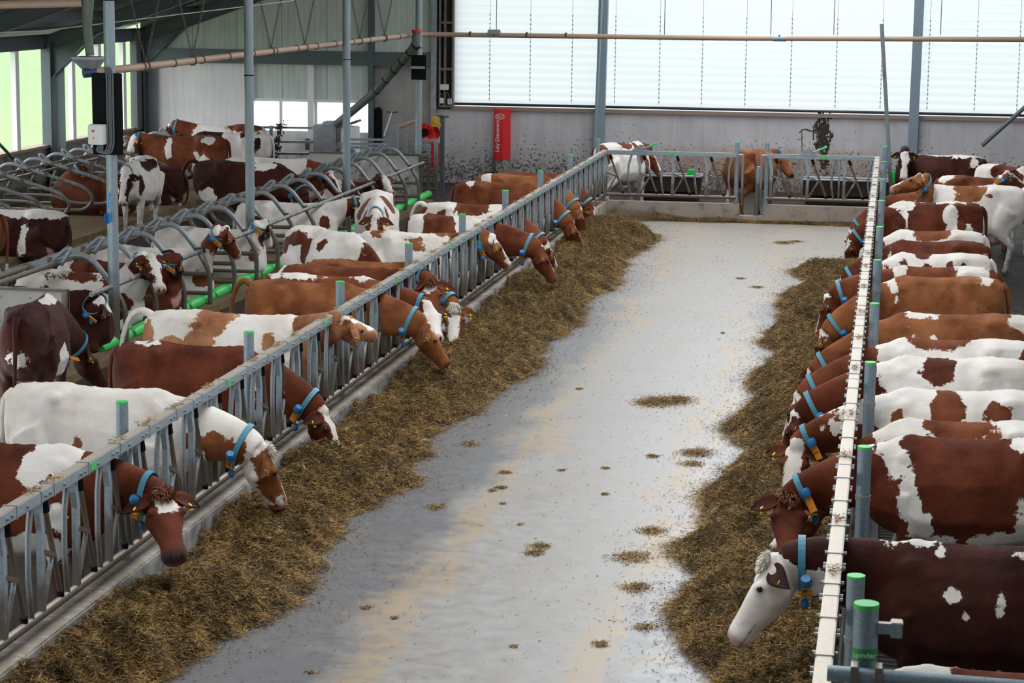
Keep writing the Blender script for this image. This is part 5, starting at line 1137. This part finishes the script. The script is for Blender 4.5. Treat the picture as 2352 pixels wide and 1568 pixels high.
# stall area
cow('dark brown and white cow standing in the far left wall stalls', (535, 325), (335, 316), yaw=PI+.05, Y=42.2, X=-13.6, sl=.92, hs=.97, coat='brown', patches=[('W', .32, 1.15, .07, .25), ('W', -.45, .75, .25, .25), ('W', -.55, 1.3, .14, .08), ('W', -.3, 1.0, .07, .15), ('W', .1, .62, .3, .12)], head=((308, 318, -.1), (292, 368), -1), face='wide', vox=.022)
cow('white cow with black brown speckles standing in the second far stall', (605, 345), (420, 312), yaw=PI, Y=44.2, X=-13.3, sl=.95, base='W', coat='dark', patches=[('B', -.35, 1.36, .1, .07), ('B', -.65, 1.15, .06, .2), ('B', -.5, 1.0, .05, .15), ('B', .5, 1.3, .3, .1)], vox=.026)
cow('farthest cow in the left stalls, white and brown with raised brown head', (590, 305), (430, 292), yaw=PI, Y=46.2, X=-14.0, sl=.95, base='W', coat='brown', patches=[('B', -.45, 1.34, .4, .1), ('B', .9, 1.25, .2, .3)], head=((392, 290, 0), (376, 330), 1), face='wide', vox=.026, udder=False)
cow('very dark brown cow standing between the stall rows, head bowed to the right', (412, 405), (600, 395), yaw=-.05, Y=36.95, X=-10.9, sl=.98, hs=.96, coat='dark', patches=[('W', -.55, .78, .17, .14), ('W', .42, 1.33, .18, .1), ('W', .7, .7, .1, .1)], head=((700, 452, -.5), (715, 492), 1), face='none', nose='dark', vox=.02, tailup=True, collar_no='7')
cow('white cow with a brown and white head behind the very dark cow, facing right', (495, 390), (690, 385), yaw=0, Y=38.3, X=-10.75, sl=.98, base='W', coat='brown', patches=[('B', .95, 1.15, .25, .3)], head=((757, 400, -.1), (790, 455), 1), face='wide', neck='B', vox=.022, collar_no='6')
cow('white faced brown speckled cow walking towards the viewer between the stall rows', (300, 390), (285, 410), yaw=-PI/2+.1, Y=37.6, X=-12.98, sl=.85, base='W', coat='dark', patches=[('B', .1, 1.25, .5, .10), ('B', .75, .95, .14, .2, .15, .14)], head=((287, 405, -1.2), (281, 468), -1), hc='B', face='wide', neck='W', vox=.02)
cow('dark cow lying in the left wall stalls behind the white faced cow', (385, 425), (300, 420), yaw=PI, Y=41.3, X=-14.1, sl=.85, lie=True, coat='dark', patches=[('W', -.35, .85, .12, .35)], vox=.024)
cow('dark red cow lying in the left wall stalls, head to the left', (330, 410), (220, 400), yaw=PI+.1, Y=39.2, X=-14.35, sl=.9, lie=True, coat='red', patches=[], head=((185, 400, 0), (145, 440), 1), face='none', nose='dark', vox=.022)
cow('dark and white cow lying nearest in the left wall stalls', (165, 490), (10, 470), yaw=PI-.1, Y=33.3, X=-13.5, sl=.95, lie=True, coat='dark', patches=[('W', -.3, 1.38, .8, .12), ('W', -.25, .85, .08, .25)], vox=.02)
cow('brown cow cut off by the left photo edge, only its hindquarters in view', (20, 480), (-100, 470), yaw=PI, Y=28.8, X=-12.7, sl=.9, coat='brown', patches=[('W', -.7, .4, .3, .4)], vox=.024)
bed = dict(lie=True)
cow('cream cow with dark red flecks and pale face in the nearest front stall', (150, 640), (330, 610), yaw=.0, Y=26.6, X=-10.0, sl=.9, base='W', coat='red', patches=[('B', .1, 1.32, .35, .06), ('B', -.4, 1.12, .1, .08), ('B', -.1, 1.05, .06, .08), ('B', .72, .98, .1, .18), ('B', .5, 1.2, .07, .08)], head=((345, 612, -.15), (372, 683), -1), face='wide', neck='W', vox=.018, collar_no='2', **bed)
cow('brown and white cow lying in the second front stall, brown neck and shoulder', (240, 600), (400, 580), yaw=.0, Y=27.6, X=-9.85, sl=.9, base='B', coat='red', patches=[('W', -.9, 1.2, .3, .3), ('W', .0, .8, .2, .1)], head=((405, 610, -.1), (415, 680), 1), face='none', vox=.022, **bed)
cow('white cow with brown cheek patches lying in the third front stall', (285, 600), (480, 570), yaw=.0, Y=29.2, X=-9.95, sl=.95, base='W', coat='brown', patches=[('B', .85, 1.0, .12, .16)], head=((517, 545, -.15), (552, 600), 1), face='blaze', neck='W', neckw=[('B', .5, .8, 'under')], vox=.018, collar_no='4', **bed)
cow('plain white cow lying behind the brown cheeked one in the front stalls', (395, 560), (520, 540), yaw=.0, Y=31.6, X=-9.85, sl=.92, base='W', coat='brown', patches=[('B', .8, 1.0, .06, .1)], head=((605, 528, 0), (622, 575), 1), face='side', vox=.022, neck='W', **bed)
cow('white cow with red chest freckles lying between the second and third columns', (620, 500), (740, 470), yaw=.0, Y=35.5, X=-9.75, sl=.92, base='W', coat='red', patches=[('B', .75, 1.05, .08, .12), ('B', .3, .8, .1, .12)], head=('L', (1.2, .3, .70), (.5, -.5, -.5)), vox=.022, neck='W', face='wide', **bed)
cow('dark red and white cow lying at the far end of the front stalls', (810, 440), (880, 420), yaw=-.2, Y=39.5, X=-9.7, sl=.85, base='B', coat='red', patches=[('W', -.2, 1.1, .2, .3), ('W', .8, 1.1, .2, .3)], head=((880, 422, -.3), (900, 455), -1), face='wide', vox=.026, **bed)
cow('brown and white cow coming towards the viewer on the left walkway, ears spread', (890, 450), (872, 490), yaw=-1.35, Y=32.6, X=-7.55, sl=.85, base='W', coat='brown', patches=[('B', .35, 1.2, .2, .22, -.25, .2), ('B', .25, 1.3, .3, .2, .25, .2), ('B', .8, 1.1, .2, .2, 0, .3)], head=((862, 505, -1.15), (852, 570), -1), face='blaze', neck='W', vox=.022)
cow('big dark brown cow seen from behind at the left edge, head down', (35, 715), (150, 700), yaw=1.72, Y=20.9, X=-8.32, sl=.9, hs=.95, ws=.8, coat='dark', patches=[('W', .45, 1.36, .35, .12, -.07, .07), ('W', -.05, .70, .16, .22, -.38, .2), ('W', -.95, .75, .08, .25)], head=('L', (1.2, -.22, .60), (.35, -.45, -.8)), face='none', nose='dark', vox=.018)
cow('dark red cow lying behind the near partition board beside the first column', (170, 730), (240, 720), yaw=.0, Y=25.05, X=-9.85, sl=.9, lie=True, coat='dark', patches=[], head=((228, 716, -.1), (255, 785), 1), face='wide', vox=.022)
